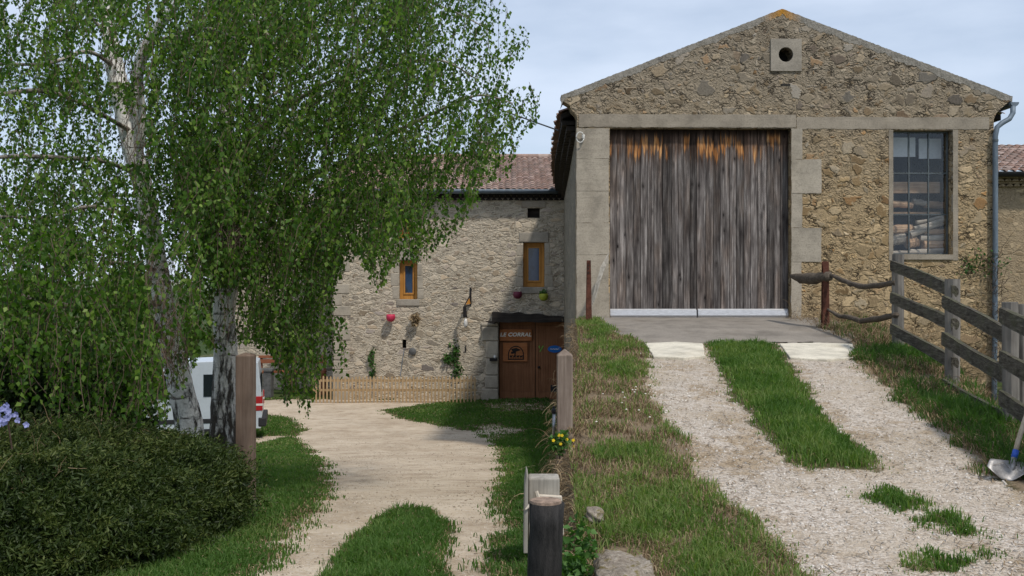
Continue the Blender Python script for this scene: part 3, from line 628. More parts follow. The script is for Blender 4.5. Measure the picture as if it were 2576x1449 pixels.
sS = sdpoly(X, Y, RAMP_STRIP); kk = (sS < -0.15) | (rng.random(len(X)) < np.clip((sS+0.16)/0.55, 0.08, 1)*np.clip(0.35+fbm(X+5, Y, 4.0)*1.3-0.15, 0.2, 1)); X, Y, gm, dr, tuft, sS = X[kk], Y[kk], gm[kk], dr[kk], tuft[kk], sS[kk]
strip = sS > -0.1; rightv = X > interp(Y, XR)-1.15
H = (0.045+0.06*rng.random(len(X)))*(0.6+tuft*0.9); H = np.where(strip, H*(0.7+0.75*np.clip(sS/0.35, 0, 1)), H); H = np.where(rightv, H*1.8, H)
H *= np.clip(gm*1.15, 0.25, 1)*(0.7+0.6*rng.random(len(X)))
isdry = (rng.random(len(X)) < np.clip(dr*0.85, 0.08, 0.85)) & (~strip | (rng.random(len(X)) < np.where(sS < 0.14, 0.55, 0.22)))
cl = np.clip(0.18+0.55*rng.random(len(X))*fbm(X, Y, 1.5)*1.6, 0, 1); cl = np.where(strip, cl*0.95+0.75*np.clip(fbm(X, Y, 2.0)-0.36, 0, 1), cl); cl = np.clip(cl+0.25*(rng.random(len(X)) < 0.15), 0, 1); cl = np.where(rightv, cl*0.55, cl); cl = np.where((X < 2.4) & ~strip & ~rightv, np.clip(cl*1.3+0.20, 0, 1), cl)
g_ = ~isdry
blades('grass', X[g_], Y[g_], ramp_z(X[g_], Y[g_]), H[g_], 0.0042+0.00062*Y[g_], cl[g_], 'grass_blade', 0.7)
blades('dry_grass', X[isdry], Y[isdry], ramp_z(X[isdry], Y[isdry]), H[isdry]*0.75, 0.0038+0.0004*Y[isdry], rng.random(isdry.sum()), 'dry_blade', 1.6)
# yard grass
n_ = 560000; d = 4.9+29*rng.random(n_)**1.5; px = -60+1500*rng.random(n_)**0.72; X = (px-CX)/F*d; dmv = yard_dirt(X, d)
near = X < interp(d, XL)-0.02
kp = (rng.random(n_) < (1-dmv)**1.5*np.clip(0.35+fbm(X, d, 2.0)*0.9, 0, 1)) & near
X, d, dmv = X[kp], d[kp], dmv[kp]
H = (0.035+0.05*rng.random(len(X)))*(0.6+fbm(X, d, 2.5)*0.9)*(1-0.6*dmv)
isl = sdpoly(X, d, ISLAND) > -0.15; H = np.where(isl, H*1.25, H)
bank = X > interp(d, XL)-0.9; H = np.where(bank, H*1.3, H)
cl = np.clip(0.15+0.8*rng.random(len(X))*fbm(X+4, d, 0.8)*1.3, 0, 1); cl = np.where(bank, cl*0.6, cl)  # blades next to the bank coloured darker for the shadow lying there
dryk = rng.random(len(X)) < np.clip(0.18*(fbm(X+2, d, 1.1)*2-0.5)+0.5*np.exp(-np.abs(dmv-0.4)*5), 0, 0.6)
wdt = 0.0042+0.0009*d
blades('lawn_grass', X[~dryk], d[~dryk], ground_z(X, d)[~dryk], H[~dryk], wdt[~dryk], cl[~dryk], 'grass_blade', 0.7)
blades('dry_lawn_grass', X[dryk], d[dryk], ground_z(X, d)[dryk], H[dryk]*0.8, wdt[dryk]*0.8, rng.random(dryk.sum()), 'dry_blade', 1.5)
# gravel stones
def pebbles(name, X, Y, Z, s_, mat):
    n_ = len(X); base = np.array([(1,0,0),(-1,0,0),(0,1,0),(0,-1,0),(0,0,.7),(0,0,-.7)], float)
    V = base[None]*s_[:, None, None]*(0.6+0.8*rng.random((n_, 6, 1))); a = rng.random(n_)*6.28; c_, s2 = np.cos(a), np.sin(a)
    x = V[..., 0]*c_[:, None]-V[..., 1]*s2[:, None]; y = V[..., 0]*s2[:, None]+V[..., 1]*c_[:, None]
    V = np.stack([x+X[:, None], y+Y[:, None], V[..., 2]+Z[:, None]], -1)
    T = np.array([(0,2,4),(2,1,4),(1,3,4),(3,0,4),(2,0,5),(1,2,5),(3,1,5),(0,3,5)])
    T = (np.arange(n_)[:, None, None]*6+T[None]).reshape(-1, 3)
    o = npmesh(name, V.reshape(-1, 3), None, T, np.repeat(rng.random(n_), 6), mat); return tag(o, kind='stuff')
X, Y = ramp_pts(60000, 4.6, 15); gm, dr, ap = ramp_masks(X, Y); kp = (rng.random(len(X)) < (1-gm)*np.clip(fbm(X, Y, 3)*1.8-0.3, 0.1, 1))
X, Y = X[kp], Y[kp]; pebbles('gravel', X, Y, ramp_z(X, Y), 0.004+0.014*rng.random(len(X))**4, 'gravel_stone')
n_ = 26000; d = 5.0+20*rng.random(n_)**1.4; px = 560+720*rng.random(n_); X = (px-CX)/F*d; dmv = yard_dirt(X, d)
kp = (rng.random(n_) < np.clip(dmv*1.2-0.1, 0, 1)*np.clip(fbm(X, d, 2.2)*2.4-0.75, 0.04, 1)) & (X < interp(d, XL)-0.1); X, d = X[kp], d[kp]
pebbles('lane_grit', X, d, ground_z(X, d), 0.003+0.012*rng.random(len(X))**5+0.0002*d, 'lane_stone')
# fallen straw on the gravel
X, Y = ramp_pts(26000, 4.8, 17); gm, dr, ap = ramp_masks(X, Y); kp = (rng.random(len(X)) < (1-gm)*np.clip(dr*1.3, 0.05, 1))
X, Y = X[kp], Y[kp]; nn = len(X); a = rng.random(nn)*6.28; L = 0.012+0.035*rng.random(nn)**2; w_ = 0.002+0.002*rng.random(nn)
Z = ramp_z(X, Y)+0.012; ux, uy = np.cos(a), np.sin(a)
V = np.stack([np.stack([X-ux*L-uy*w_, Y-uy*L+ux*w_, Z], -1), np.stack([X-ux*L+uy*w_, Y-uy*L-ux*w_, Z], -1), np.stack([X+ux*L+uy*w_, Y+uy*L-ux*w_, Z+0.006], -1), np.stack([X+ux*L-uy*w_, Y+uy*L+ux*w_, Z+0.006], -1)], 1)
o = npmesh('straw_litter', V.reshape(-1, 3), np.arange(nn)[:, None]*4+np.array([[0, 1, 2, 3]]), None, np.repeat(rng.random(nn)*0.6, 4), 'dry_blade'); tag(o, kind='stuff')
# curled brown stems hanging over the bank edge and at the barn foot
def stems(name, P0, L, mat, drop=1.0, r=0.003, colr=None, seg=6, spread=1.0, up=0.3):
    V, Q, C = [], [], []; b = 0
    for i in range(len(P0)):
        p = np.array(P0[i], float); dr_ = rng.normal(size=3)*spread; dr_[2] = abs(dr_[2])*up+up; dr_ /= np.linalg.norm(dr_)
        l = L*(0.4+rng.random()); w = rng.normal(size=3); w /= np.linalg.norm(w); c = rng.random() if colr is None else colr
        for k in range(seg+1):
            rr = r*(1-0.6*k/seg); V += [p-w*rr, p+w*rr]; C += [c, c]
            p = p+dr_*l/seg; dr_ = dr_+np.array([0, 0, -drop/seg])+rng.normal(size=3)*0.28; dr_ /= np.linalg.norm(dr_)
        for k in range(seg): Q.append((b+2*k, b+2*k+1, b+2*k+3, b+2*k+2))
        b += 2*(seg+1)
    return npmesh(name, np.array(V), np.array(Q), None, np.array(C), mat)
P0 = []
for i in range(2600):
    d = 5.2+13.5*rng.random()**1.3; x = float(interp(d, XL))+rng.normal()*0.09; P0.append((x, d, float(ramp_z(x, d))-0.05-0.10*rng.random()))
for i in range(1500):
    d = 6.5+12*rng.random(); t_ = rng.random(); x = float(interp(d, XL))-0.06-0.20*t_; zt0 = float(ramp_z(x, d))-0.25; zg_ = float(ground_z(x, d)); P0.append((x, d, zt0*(1-t_)+zg_*t_))
tag(stems('dry_bramble', P0, 0.28, 'dry_blade', 2.2, 0.0032, None, 6, 1.0, 0.35), kind='stuff')
P0 = []
for i in range(900):
    u = rng.random(); d = 15.0+4.0*rng.random(); x = 5.2+1.4*rng.random(); x = max(x, float(interp(d, XR))-1.6); P0.append((x, d, float(ramp_z(x, d))))
tag(stems('dry_undergrowth', P0, 0.42, 'dry_blade', 1.0, 0.004, None, 6, 0.9, 0.6), kind='stuff')

# ------------------------------------------------------------------ the barn
B0 = Vector((1.264, BARN_D, 0)); YAW = 0.018; cb, sb = math.cos(YAW), math.sin(YAW)
barn = empty('barn', (B0.x, B0.y, E-0.62), YAW, 'tall rubble stone barn with big weathered plank door and pointed gable', 'barn')
def UZ(px, py):
    k = (px-CX)/F; u = (k*B0.y-B0.x)/(cb-k*sb); Y = B0.y+u*sb; return u, E-(py-CY)/F*Y
def BW(u, v, z): return Vector((B0.x+u*cb-v*sb, B0.y+u*sb+v*cb, z))
BT = Matrix.Translation(Vector((B0.x, B0.y, 0))) @ Matrix.Rotation(YAW, 4, 'Z')
def bbox(mb, px0, py0, px1, py1, v0, v1):
    u0, z1 = UZ(px0, py0); u1, z0 = UZ(px1, py1); mb.box((u0, v0, z0), (u1, v1, z1), BT)
def rbox(mb, px0, py0, px1, py1, v0, v1, amp=0.011):
    u0, z1 = UZ(px0, py0); u1, z0 = UZ(px1, py1); pts = []
    cs = [(u0, z0), (u1, z0), (u1, z1), (u0, z1)]
    for a in range(4):
        A, B = cs[a], cs[(a+1) % 4]; L = math.hypot(B[0]-A[0], B[1]-A[1]); k = max(2, int(L/0.07)); tx, tz = (B[0]-A[0])/L, (B[1]-A[1])/L; off = random.random()*50
        for i in range(k):
            q = i/k*L; e = 0.0 if i == 0 else (fbm(np.array([q*3+off]), np.array([1.3]), 2.0)[0]-0.5)*2*amp+random.uniform(-1, 1)*amp*0.35
            pts.append((A[0]+tx*q-tz*e, A[1]+tz*q+tx*e))
    mb.prism([BW(u, v0, z) for u, z in pts], BT.to_3x3() @ Vector((0, v1-v0, 0)))
def brect(px0, py0, px1, py1):
    u0, z1 = UZ(px0, py0); u1, z0 = UZ(px1, py1); return u0, z0, u1, z1
uR = UZ(2500, 600)[0]; zb = E-2.7
TH = 0.36
rakeL, apex, rakeR = UZ(1412, 243), UZ(1967, 26), UZ(2546, 246)
def rake(t, a, b): return (a[0]+(b[0]-a[0])*t, a[1]+(b[1]-a[1])*t)
outer = [(0.0, zb), (uR, zb)]
zR = UZ(2500, 300)[1]; zL = UZ(1452, 290)[1]
outer += [(uR, zR), (uR+0.05, zR+0.12), (uR+0.2, rakeR[1]-0.16), (rakeR[0]-0.03, rakeR[1]-0.05)]
N = 46
jit = lambda: (random.random()-0.5)*0.035
for i in range(N+1):
    p = rake(i/N, rakeR, apex); outer.append((p[0], p[1]+(jit() if 0 < i < N else 0)))
for i in range(1, N+1):
    p = rake(i/N, apex, rakeL); outer.append((p[0], p[1]+(jit() if i < N else 0)))
outer += [(rakeL[0]+0.06, rakeL[1]-0.10), (rakeL[0]+0.16, rakeL[1]-0.16), (rakeL[0]+0.2, rakeL[1]-0.26), (-0.03, zL+0.02), (0.0, zL-0.05)]
dr_ = brect(1534, 322, 1990, 803); wn_ = brect(2247, 327, 2397, 640)
oc = UZ(1976, 138); ocr = 0.142
rect = lambda r: [(r[0], r[1]), (r[2], r[1]), (r[2], r[3]), (r[0], r[3])]
dhole = [(dr_[0], dr_[1]-0.3), (dr_[2], dr_[1]-0.3), (dr_[2], dr_[3]), (dr_[0], dr_[3])]
ohole = [(oc[0]+ocr*math.cos(a*math.pi/12), oc[1]+ocr*math.sin(a*math.pi/12)) for a in range(24)]
loops = [outer, dhole, rect(wn_), ohole]
def walled(mb, loops, v0, v1, TM):
    flat = [p for l in loops for p in l]; tri = tessellate_polygon([[Vector((p[0], p[1], 0)) for p in l] for l in loops]); n_ = len(flat)
    vs = [TM @ Vector((p[0], v0, p[1])) for p in flat]+[TM @ Vector((p[0], v1, p[1])) for p in flat]
    fs = [tuple(t) for t in tri]+[tuple(i+n_ for i in reversed(t)) for t in tri]; b = 0
    for l in loops:
        m_ = len(l); fs += [(b+i, b+(i+1) % m_, n_+b+(i+1) % m_, n_+b+i) for i in range(m_)]; b += m_
    mb.add(vs, fs)
w = MB(); walled(w, loops, 0, TH, BT); w.build('gable_wall', 'barn_rubble', barn)
# side walls, back wall
def quadwall(mb, a, b, z0, z1a, z1b, th):
    a, b = Vector(a), Vector(b); d = (b-a).normalized(); nrm = Vector((-d.y, d.x))*th
    vs = [(a.x, a.y, z0), (b.x, b.y, z0), (b.x, b.y, z1b), (a.x, a.y, z1a)]
    mb.prism([BT @ Vector(p) for p in vs], BT.to_3x3() @ Vector((nrm.x, nrm.y, 0)))
uF = 0.73; LB = 14.0
eaveL = UZ(1452, 300)[1]
w = MB(); quadwall(w, (uF, LB), (0.0, TH+0.003), zb-1.4, eaveL-0.05, eaveL-0.02, 0.5); w.build('side_wall', 'side_rubble', barn)
w = MB(); quadwall(w, (uR, TH+0.003), (uR, LB), zb-1.4, zR, zR, 0.5); w.build('side_wall', 'barn_rubble', barn)
w = MB(); w.prism([BW(uR-0.52, LB, zb-1.4), BW(uF+0.5, LB, zb-1.4), BW(uF+0.5, LB, zR-0.1), BW((uF+uR)/2, LB, apex[1]-0.7), BW(uR-0.52, LB, zR-0.1)], BT.to_3x3() @ Vector((0, -0.3, 0))); w.build('back_wall', 'side_rubble', barn)
# coping along both rakes
for a, b, lab in ((rakeL, apex, None), (apex, rakeR, None)):
    w = MB(); n_ = 150; d = Vector((b[0]-a[0], b[1]-a[1])).normalized(); nm = Vector((-d.y, d.x))
    for i in range(n_+1):
        t = i/n_; p = rake(t, a, b); wd = 0.035+0.13*fbm(np.array([i*0.21]), np.array([a[0]]), 1.0)[0]**1.5+random.random()*0.035
        dapx = math.hypot(p[0]-apex[0], p[1]-apex[1]); w.col = (max(0, 1-dapx/0.42), 0, 0)
        dn_ = Vector((0, -1))
        o1 = (p[0], p[1]+0.02+random.random()*0.012); o2 = (p[0], p[1]-wd)
        vs = [BW(o1[0], -0.018-random.random()*0.006, o1[1]), BW(o2[0], -0.004, o2[1]), BW(o1[0], TH+0.03, o1[1]), BW(o2[0], TH+0.03, o2[1]-0.02)]
        w.add(vs, [])
    for i in range(n_):
        k = i*4; w.f += [(k, k+4, k+5, k+1), (k, k+2, k+6, k+4), (k+1, k+5, k+7, k+3)]; w.mi += [0, 0, 0]
    w.build('coping', 'coping', barn)
# flat cement dressings: lintel band, quoin, door jamb blocks, window surround
w = MB(); rbox(w, 1456, 287, 2002, 321, -0.012, 0.05, 0.014); w.build('lintel', 'cement', barn)
w = MB(); rbox(w, 2004, 294, 2488, 325.5, -0.006, 0.05, 0.016); w.build('lintel', 'cement', barn)
w = MB(); lo = UZ(1453, 323)
for y0, y1, x1, pr in ((323, 398, 1533.5, .010), (399, 480, 1533.5, .0125), (481, 560, 1533.5, .009), (561, 640, 1533.5, .013), (641, 735, 1533.5, .010), (736, 860, 1533.5, .012)):
    rbox(w, 1450.5, y0, x1+random.uniform(-2.5, 0), y1+0.6, -pr, 0.06)
w.build('quoin', 'cement_pale', barn)
w = MB()
for y0, y1, x1, pr in ((323, 400, 2018, .008), (401, 486, 2066, .012), (487, 572, 2018, .007), (573, 658, 2066, .011), (659, 850, 2016, .008)):
    rbox(w, 1990.5, y0, x1, y1+0.6, -pr, 0.06)
w.build('jamb', 'cement_pale', barn)
w = MB(); rbox(w, 2236, 326.5, 2246.8, 655, -0.008, 0.06, 0.006); rbox(w, 2397.2, 326.5, 2410, 655, -0.008, 0.06, 0.006); bbox(w, 2247.5, 640.5, 2396.5, 653, -0.03, 0.06)
w.build('window_surround', 'cement', barn, bevel=0.008)
# oculus block
w = MB(); r = brect(1938, 98, 2016, 180); walled(w, [rect(r), ohole], -0.03, 0.3, BT); w.build('oculus_surround', 'cement_grey', barn, bevel=0.006)
w = MB(); w.box((oc[0]-0.25, TH+0.003, oc[1]-0.25), (oc[0]+0.25, TH+0.02, oc[1]+0.25), BT); w.build('oculus_shade_sheet', 'dark_inside', barn)  # dark sheet behind the oculus opening stands for the shade inside
w = MB(); bbox(w, 1964, 211, 1988, 216, -0.006, 0.05); w.build('slot', 'dark_inside', barn)
# plank door leaves
zt, zbt = dr_[3], UZ(1534, 779)[1]; DV = 0.17
um = UZ(1757, 500)[0]
def leaf(u0, u1, first):
    g = MB(); n_ = 12; ws = [1+random.random()*0.7 for _ in range(n_)]; tot = sum(ws); u = u0
    for i in range(n_):
        wd = (u1-u0)*ws[i]/tot; idc = random.random(); off = random.random()*0.018; tw = (random.random()-0.5)*0.012; zr = zbt-random.random()*0.025
        ks = 12; vs = []
        for k in range(ks+1):
            z = zr+(zt-0.004-zr)*k/ks; g.col = (idc, (zt-z)/(zt-zbt), 0)
            g.add([BW(u+0.005, DV-off, z), BW(u+wd-0.005, DV-off+tw, z), BW(u+wd-0.005, DV+0.03, z), BW(u+0.005, DV+0.03, z)], [])
        b = len(g.v)-4*(ks+1)
        for k in range(ks):
            for q in ((0, 1), (1, 2), (3, 0)): g.f.append((b+4*k+q[0], b+4*k+q[1], b+4*k+4+q[1], b+4*k+4+q[0])); g.mi.append(0)
        u += wd
    g.col = (0.2, 0.5, 0); g.box((u0, DV+0.031, zbt-0.02), (u1, DV+0.06, zt), BT)
    return g
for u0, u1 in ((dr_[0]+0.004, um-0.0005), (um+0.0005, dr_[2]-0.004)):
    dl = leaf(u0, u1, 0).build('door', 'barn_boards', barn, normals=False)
    w = MB(); z0 = UZ(1534, 803)[1]; h_ = zbt-z0
    w.prism([BT @ Vector(p) for p in ((u0+0.01, DV-0.018, zbt+0.02), (u0+0.01, DV-0.05, zbt-0.01), (u0+0.01, DV-0.075, z0+0.07), (u0+0.01, DV-0.055, z0+0.02), (u0+0.01, DV-0.018, z0+0.02))], BT.to_3x3() @ Vector((u1-u0-0.02, 0, 0)))
    w.build('kick_strip', 'aluminium', dl, bevel=0.012)
w = MB(); w.box((dr_[0], 0.0, dr_[1]-0.35), (dr_[2], TH, dr_[1]-0.005), BT); w.build('threshold', 'apron_concrete', barn)
# window: steel frame, bars, panes; dim store room behind it
u0, z0, u1, z1 = wn_
w = MB(); V0 = 0.20; fr = 0.03
fu1 = u1-0.012
for a, b in (((u0, z0), (u0+fr, z1)), ((fu1-fr, z0), (fu1, z1)), ((u0+fr, z0), (fu1-fr, z0+fr)), ((u0+fr, z1-fr), (fu1-fr, z1))): w.box((a[0], V0-0.02, a[1]), (b[0], V0+0.02, b[1]), BT)
wf = w.build('window', 'zinc_dark', barn)
for k in (1, 2):
    w = MB(); uu = u0+(fu1-u0)*k/3; w.box((uu-0.013, V0-0.018, z0+fr), (uu+0.013, V0+0.018, z1-fr), BT); w.build('glazing_bar', 'zinc_dark', wf)
    w = MB(); zz = UZ(2300, (433, 538)[k-1])[1]; w.box((u0+fr, V0-0.016, zz-0.013), (fu1-fr, V0+0.016, zz+0.013), BT); w.build('glazing_bar', 'zinc_dark', wf)
w = MB(); w.add([BW(u0+0.02, V0, z0+0.02), BW(fu1-0.02, V0, z0+0.02), BW(fu1-0.02, V0, z1-0.02), BW(u0+0.02, V0, z1-0.02)], [(0, 1, 2, 3)]); w.build('pane', 'dusty_glass', wf)
# store room shell
w = MB(); w.box((u0-1.2, 2.6, z0-1.0), (u1+0.7, 2.65, z1+0.15), BT); w.box((u0-1.25, TH+0.003, z0-1.0), (u0-1.2, 2.6, z1+0.15), BT); w.box((u1+0.62, TH+0.003, z0-1.0), (u1+0.7, 2.6, z1+0.15), BT)
w.box((u0-1.2, TH+0.003, z0-0.14), (u1+0.62, 2.6, z0-0.06), BT); w.build('store_room', 'inside_plaster', barn)
w = MB(); bbox(w, 2235, 449, 2400, 478, 0.62, 0.75); t = w.build('shelf_beam', 'log_wood', barn)
w = MB(); bbox(w, 2235, 336, 2330, 386, 0.50, 0.53); w.build('wall_sheet', 'white_sheet', barn); w = MB(); bbox(w, 2342, 338, 2400, 390, 0.55, 0.58); w.build('wall_sheet', 'white_sheet', barn)
# roof slopes behind the gable
def tile_field(P00, ux, uy, W_, L_, per, row, mat, name, parent, amp=0.05, sag=None, seed=1):
    """wavy clay tile field. ux across (eave direction), uy up the slope"""
    rg = np.random.default_rng(seed); nc = max(1, round(W_/per)); nr = max(1, round(L_/row)); sub = 8
    nrm = np.cross(ux, uy); nrm = nrm/np.linalg.norm(nrm); 
    if nrm[2] < 0: nrm = -nrm
    a = np.linspace(0, nc, nc*sub+1); V = []; C = []; rnd = rg.random((nr+1, nc+2))
    prof = np.abs(np.sin(np.pi*a))**0.8; Q = []
    for r in range(nr):
        for e in (0, 1):
            l = min((r+(1.13 if e else 0))*row, L_+0.05); lift = prof*amp+(0.022 if not e else 0.0)+ (rg.random(nc*sub+1)-0.5)*0.006
            jitr = np.repeat(rg.normal(size=nc+1)*0.02, sub)[:nc*sub+1]
            sg = 0 if sag is None else sag(a/nc)
            p = np.array(P00)[None]+np.outer(a*per, ux)+np.outer(l+(jitr if not e else 0), uy)+np.outer(lift, nrm)
            if sag is not None: p = p+sg
            V.append(p); C.append(rnd[r][np.minimum(a.astype(int), nc)])
        b = 2*r*(nc*sub+1); i = np.arange(nc*sub); Q.append(np.stack([b+i, b+i+1, b+(nc*sub+1)+i+1, b+(nc*sub+1)+i], -1))
    return npmesh(name, np.concatenate(V), np.concatenate(Q), None, np.concatenate(C), mat, parent)
apx3 = BW(apex[0], TH, apex[1]-0.22)
for side in (0, 1):
    tip = rakeL if side == 0 else rakeR
    p0 = BW(tip[0]-(0.03 if side == 0 else -0.03), TH+0.035, tip[1]-0.26)
    lean = (uF if side == 0 else 0.0)/LB
    up = np.array(apx3-p0); L_ = np.linalg.norm(up); up = up/L_
    al = np.array(BW(lean*10, 10, 0)-BW(0, 0, 0)); al = al/np.linalg.norm(al)
    sagf = (lambda t: np.outer(np.sin(np.pi*np.clip(t*1.05, 0, 1))*-0.10, [1, 0, 0.9])) if side == 0 else None
    tile_field(p0, al, up, LB-TH, L_, 0.24, 0.36, 'roof_tile', 'roof', barn, 0.055, sagf, 3+side)
    w = MB(); th_ = Vector((0, 0, -0.10)); q = Vector(p0)+Vector(up)*0.05+Vector((0, 0, -0.03)); a_ = Vector(al)*(LB-TH); u_ = Vector(up)*(L_-0.05)
    w.prism([q, q+a_, q+a_+u_, q+u_], th_); w.build('roof_deck', 'roof_under', barn)
# stepped dark corbel courses under the left eave
w = MB(); ns = 36
for c_ in range(3):
    for i in range(ns):
        t0, t1 = i/ns, (i+0.93)/ns
        for t, ts in ((t0, t1),):
            ou = []
            for tq in (t, ts):
                v_ = TH+0.04+(LB-TH)*tq; ub = uF*v_/LB; bulge = math.sin(math.pi*min(1, tq*1.05))*0.09
                ext = 0.10+0.09*c_+bulge*(c_+1)/3; ou.append((ub, v_, ext))
            zt_ = eaveL-0.02-0.11*(2-c_)-0.05*math.sin(math.pi*t)+0.06; 
            vs = []
            for (ub, v_, ext) in ou:
                for zz in (zt_-0.085, zt_):
                    vs += [BW(ub+0.02, v_, zz), BW(ub-ext-random.random()*0.012, v_, zz)]
            w.add(vs, [(0, 1, 3, 2), (4, 6, 7, 5), (1, 5, 7, 3), (0, 4, 5, 1), (2, 3, 7, 6)])
w.build('eave_corbel', 'roof_under', barn)
# gutter and downpipe on the right
w = MB(); gx, gz = UZ(2549, 262)
for i in range(2):
    pass
gp_ = []
prof = [(0.085*math.cos(a), 0.085*math.sin(a)) for a in np.linspace(math.pi, 2*math.pi, 9)]
vs = [BW(gx+p[0], v_, gz+0.03+p[1]) for v_ in (-0.06, LB) for p in prof]
w.add(vs, [(i, i+1, 9+i+1, 9+i) for i in range(8)]+[tuple(range(9))]); w.build('gutter', 'zinc', barn)
w = MB(); pts = [(2547, 268, -0.02), (2546, 285, -0.03), (2536, 300, -0.05), (2516, 311, -0.07), (2503, 322, -0.08), (2498.5, 345, -0.08), (2498.5, 500, -0.08), (2498.5, 650, -0.08), (2497.5, 820, -0.08), (2496, 980, -0.08), (2496, 1060, -0.08)]
w.tube([BW(UZ(a, b)[0], v_, UZ(a, b)[1]) for a, b, v_ in pts], 0.05, 12); dp = w.build('downpipe', 'zinc', barn, smooth=True)
for y_ in (355, 640, 840):
    w = MB(); c_ = BW(UZ(2498.5, y_)[0], -0.08, UZ(2498.5, y_)[1]); w.lathe(c_, [(0.058, -0.02), (0.058, 0.02)], 14); w.build('pipe_collar', 'zinc_dark', dp)
# firewood seen through the glass
def logs():
    k = 0; spec = []
    for (x0, y0, x1, y1, r_, v_, m_, lab) in [
        (2290, 590, 2400, 545, 10, .62, 'log_bark', 'thin pale log slanting across the top of the firewood'),
        (2300, 575, 2400, 548, 6, .60, 'log_bark', 'slim bleached stick lying on the slanting pale log'),
        (2305, 560, 2405, 540, 5, .63, 'log_bark', 'thinnest bleached stick at the top of the firewood'),
        (2325, 583, 2405, 581, 8, .66, 'log_wood', 'tan log just under the slanting sticks'),
        (2315, 600, 2405, 597, 9, .64, 'log_bark', 'pale barked log in the middle of the firewood'),
        (2322, 616, 2405, 613, 14, .66, 'log_wood', 'thick brown log low in the firewood stack'),
        (2290, 633, 2405, 630, 7, .62, 'log_bark', 'bleached stick along the window sill'),
        (2240, 636, 2330, 634, 5, .58, 'log_bark', 'thin grey stick at the lower left corner of the sill'),
        (2235, 578, 2296, 575, 12, .70, 'log_wood', 'orange brown log at the left of the firewood'),
        (2235, 605, 2275, 600, 16, .74, 'log_bark', 'short grey log end behind the left pane'),
        (2282, 612, 2306, 606, 16, .68, 'log_wood', 'stubby round log beside the middle bar'),
        (2240, 512, 2300, 516, 9, .95, 'log_wood', 'dusty log on the upper shelf at left'),
        (2300, 506, 2340, 514, 8, .93, 'log_bark', 'forked pale piece on the upper shelf'),
        (2330, 514, 2405, 518, 10, .95, 'log_wood', 'brown log on the upper shelf at right')]:
        v_ -= 0.19; a, b = UZ(x0, y0), UZ(x1, y1); r = r_/130.0; s_ = (B0.y+v_)/B0.y
        A, B = BW(a[0]*s_+0.03, v_, E+(a[1]-E)*s_), BW(b[0]*s_+0.03, v_+random.uniform(-.05, .05), E+(b[1]-E)*s_)
        w = MB(); n_ = 7; w.tube([A+(B-A)*(i/n_)+Vector((0, 0, random.uniform(-.008, .008))) for i in range(n_+1)], [r*random.uniform(.9, 1.06) for _ in range(n_+1)], 10, rough=0.06)
        tag(w.build('firewood_log', m_, None, smooth=False), lab+', inside the barn window', 'log', 'firewood behind the barn window')
logs()
w = MB(); bbox(w, 2235, 527, 2402, 533, 0.62, 0.95); w.build('shelf', 'log_wood', barn)
# insulator ring on the corner
pc = BW(0.06, -0.06, UZ(1458, 347)[1])
ins = empty('insulator_bracket', pc, 0, 'white looped insulator hook on the top left corner of the barn', 'insulator')
w = MB(); w.tube([pc+Vector((0.075*math.cos(a)-0.01, -0.02, 0.10*math.sin(a))) for a in np.linspace(0.6, 2*math.pi-0.3, 16)], 0.011, 8); w.build('hook', 'porcelain', ins, smooth=True)
w = MB(); w.lathe(pc+Vector((0.055, 0.0, 0.02)), [(0.02, -0.05), (0.035, -0.03), (0.022, -0.01), (0.035, 0.015), (0.02, 0.04)], 12); w.build('knob', 'porcelain', ins, smooth=True)
# overhead cable
w = MB(); a, b = BW(-0.30, 0.9, UZ(1412, 310)[1]), W(480, -100, 40); n_ = 24
w.tube([a+(b-a)*(i/n_)-Vector((0, 0, 1.0*math.sin(math.pi*i/n_)*0.5)) for i in range(n_+1)], 0.016, 6)
tag(w.build('overhead_cable', 'cable'), 'dark overhead cable running from the barn eave into the birch', 'cable')
# rusty steel post on the left of the door, rod beside it
def steel_post(px, top, bot, d, wpx, lab, grp, taper=0.6):
    s_ = d/F; x = (px-CX)*s_; z0 = float(ramp_z(x, d))-0.15; z1 = E-(top-CY)*s_; hw = wpx*s_/2
    w = MB(); t = taper
    prof = lambda z, k: [(x-hw*k, d, z), (x+hw*k, d, z)]
    for y0, y1, kk in ((d-0.045, d-0.033, 1.0), (d+0.033, d+0.045, 1.0)):
        vs = [(x-hw, y0, z0), (x+hw, y0, z0), (x+hw, y1, z0), (x-hw, y1, z0), (x-hw*t, y0, z1), (x+hw*t, y0, z1), (x+hw*t, y1, z1), (x-hw*t, y1, z1)]
        w.add(vs, [(0,3,2,1),(4,5,6,7),(0,1,5,4),(1,2,6,5),(2,3,7,6),(3,0,4,7)])
    w.box((x-0.006, d-0.033, z0), (x+0.006, d+0.033, z1-0.003))
    return tag(w.build('steel_post', 'rust', None, bevel=0.003), lab, 'post', grp)
steel_post(1481, 655, 808, 18.0, 16, 'rusty steel post standing left of the plank door', 'rusty steel posts before the barn')
sp_ = bpy.data.objects['steel_post']
for i, z_ in enumerate((668, 676, 686)):
    w = MB(); w.box((W(1480, z_, 17.94).x-0.012, 17.948, W(1480, z_, 18).z-0.014), (W(1480, z_, 17.94).x+0.012, 17.9535, W(1480, z_, 18).z+0.014))
    w.build('bolt_hole', 'dark_inside', sp_)
steel_post(2076, 658, 835, 17.0, 19, 'rusty steel post between the door and the log fence', 'rusty steel posts before the barn', 0.75)
w = MB()
for k in range(4):
    w.tube([W(1488+k*3, 770-k*6, 18.4), W(1498+k*4, 720-k*5, 18.5), W(1512+k*3, 672, 18.7), W(1530, 640+k*4, 19.0)], 0.014, 5, rough=0.2)
tag(w.build('bundled_sticks', 'board_grey'), 'grey bundle of sticks leaning behind the left rusty post', 'sticks')
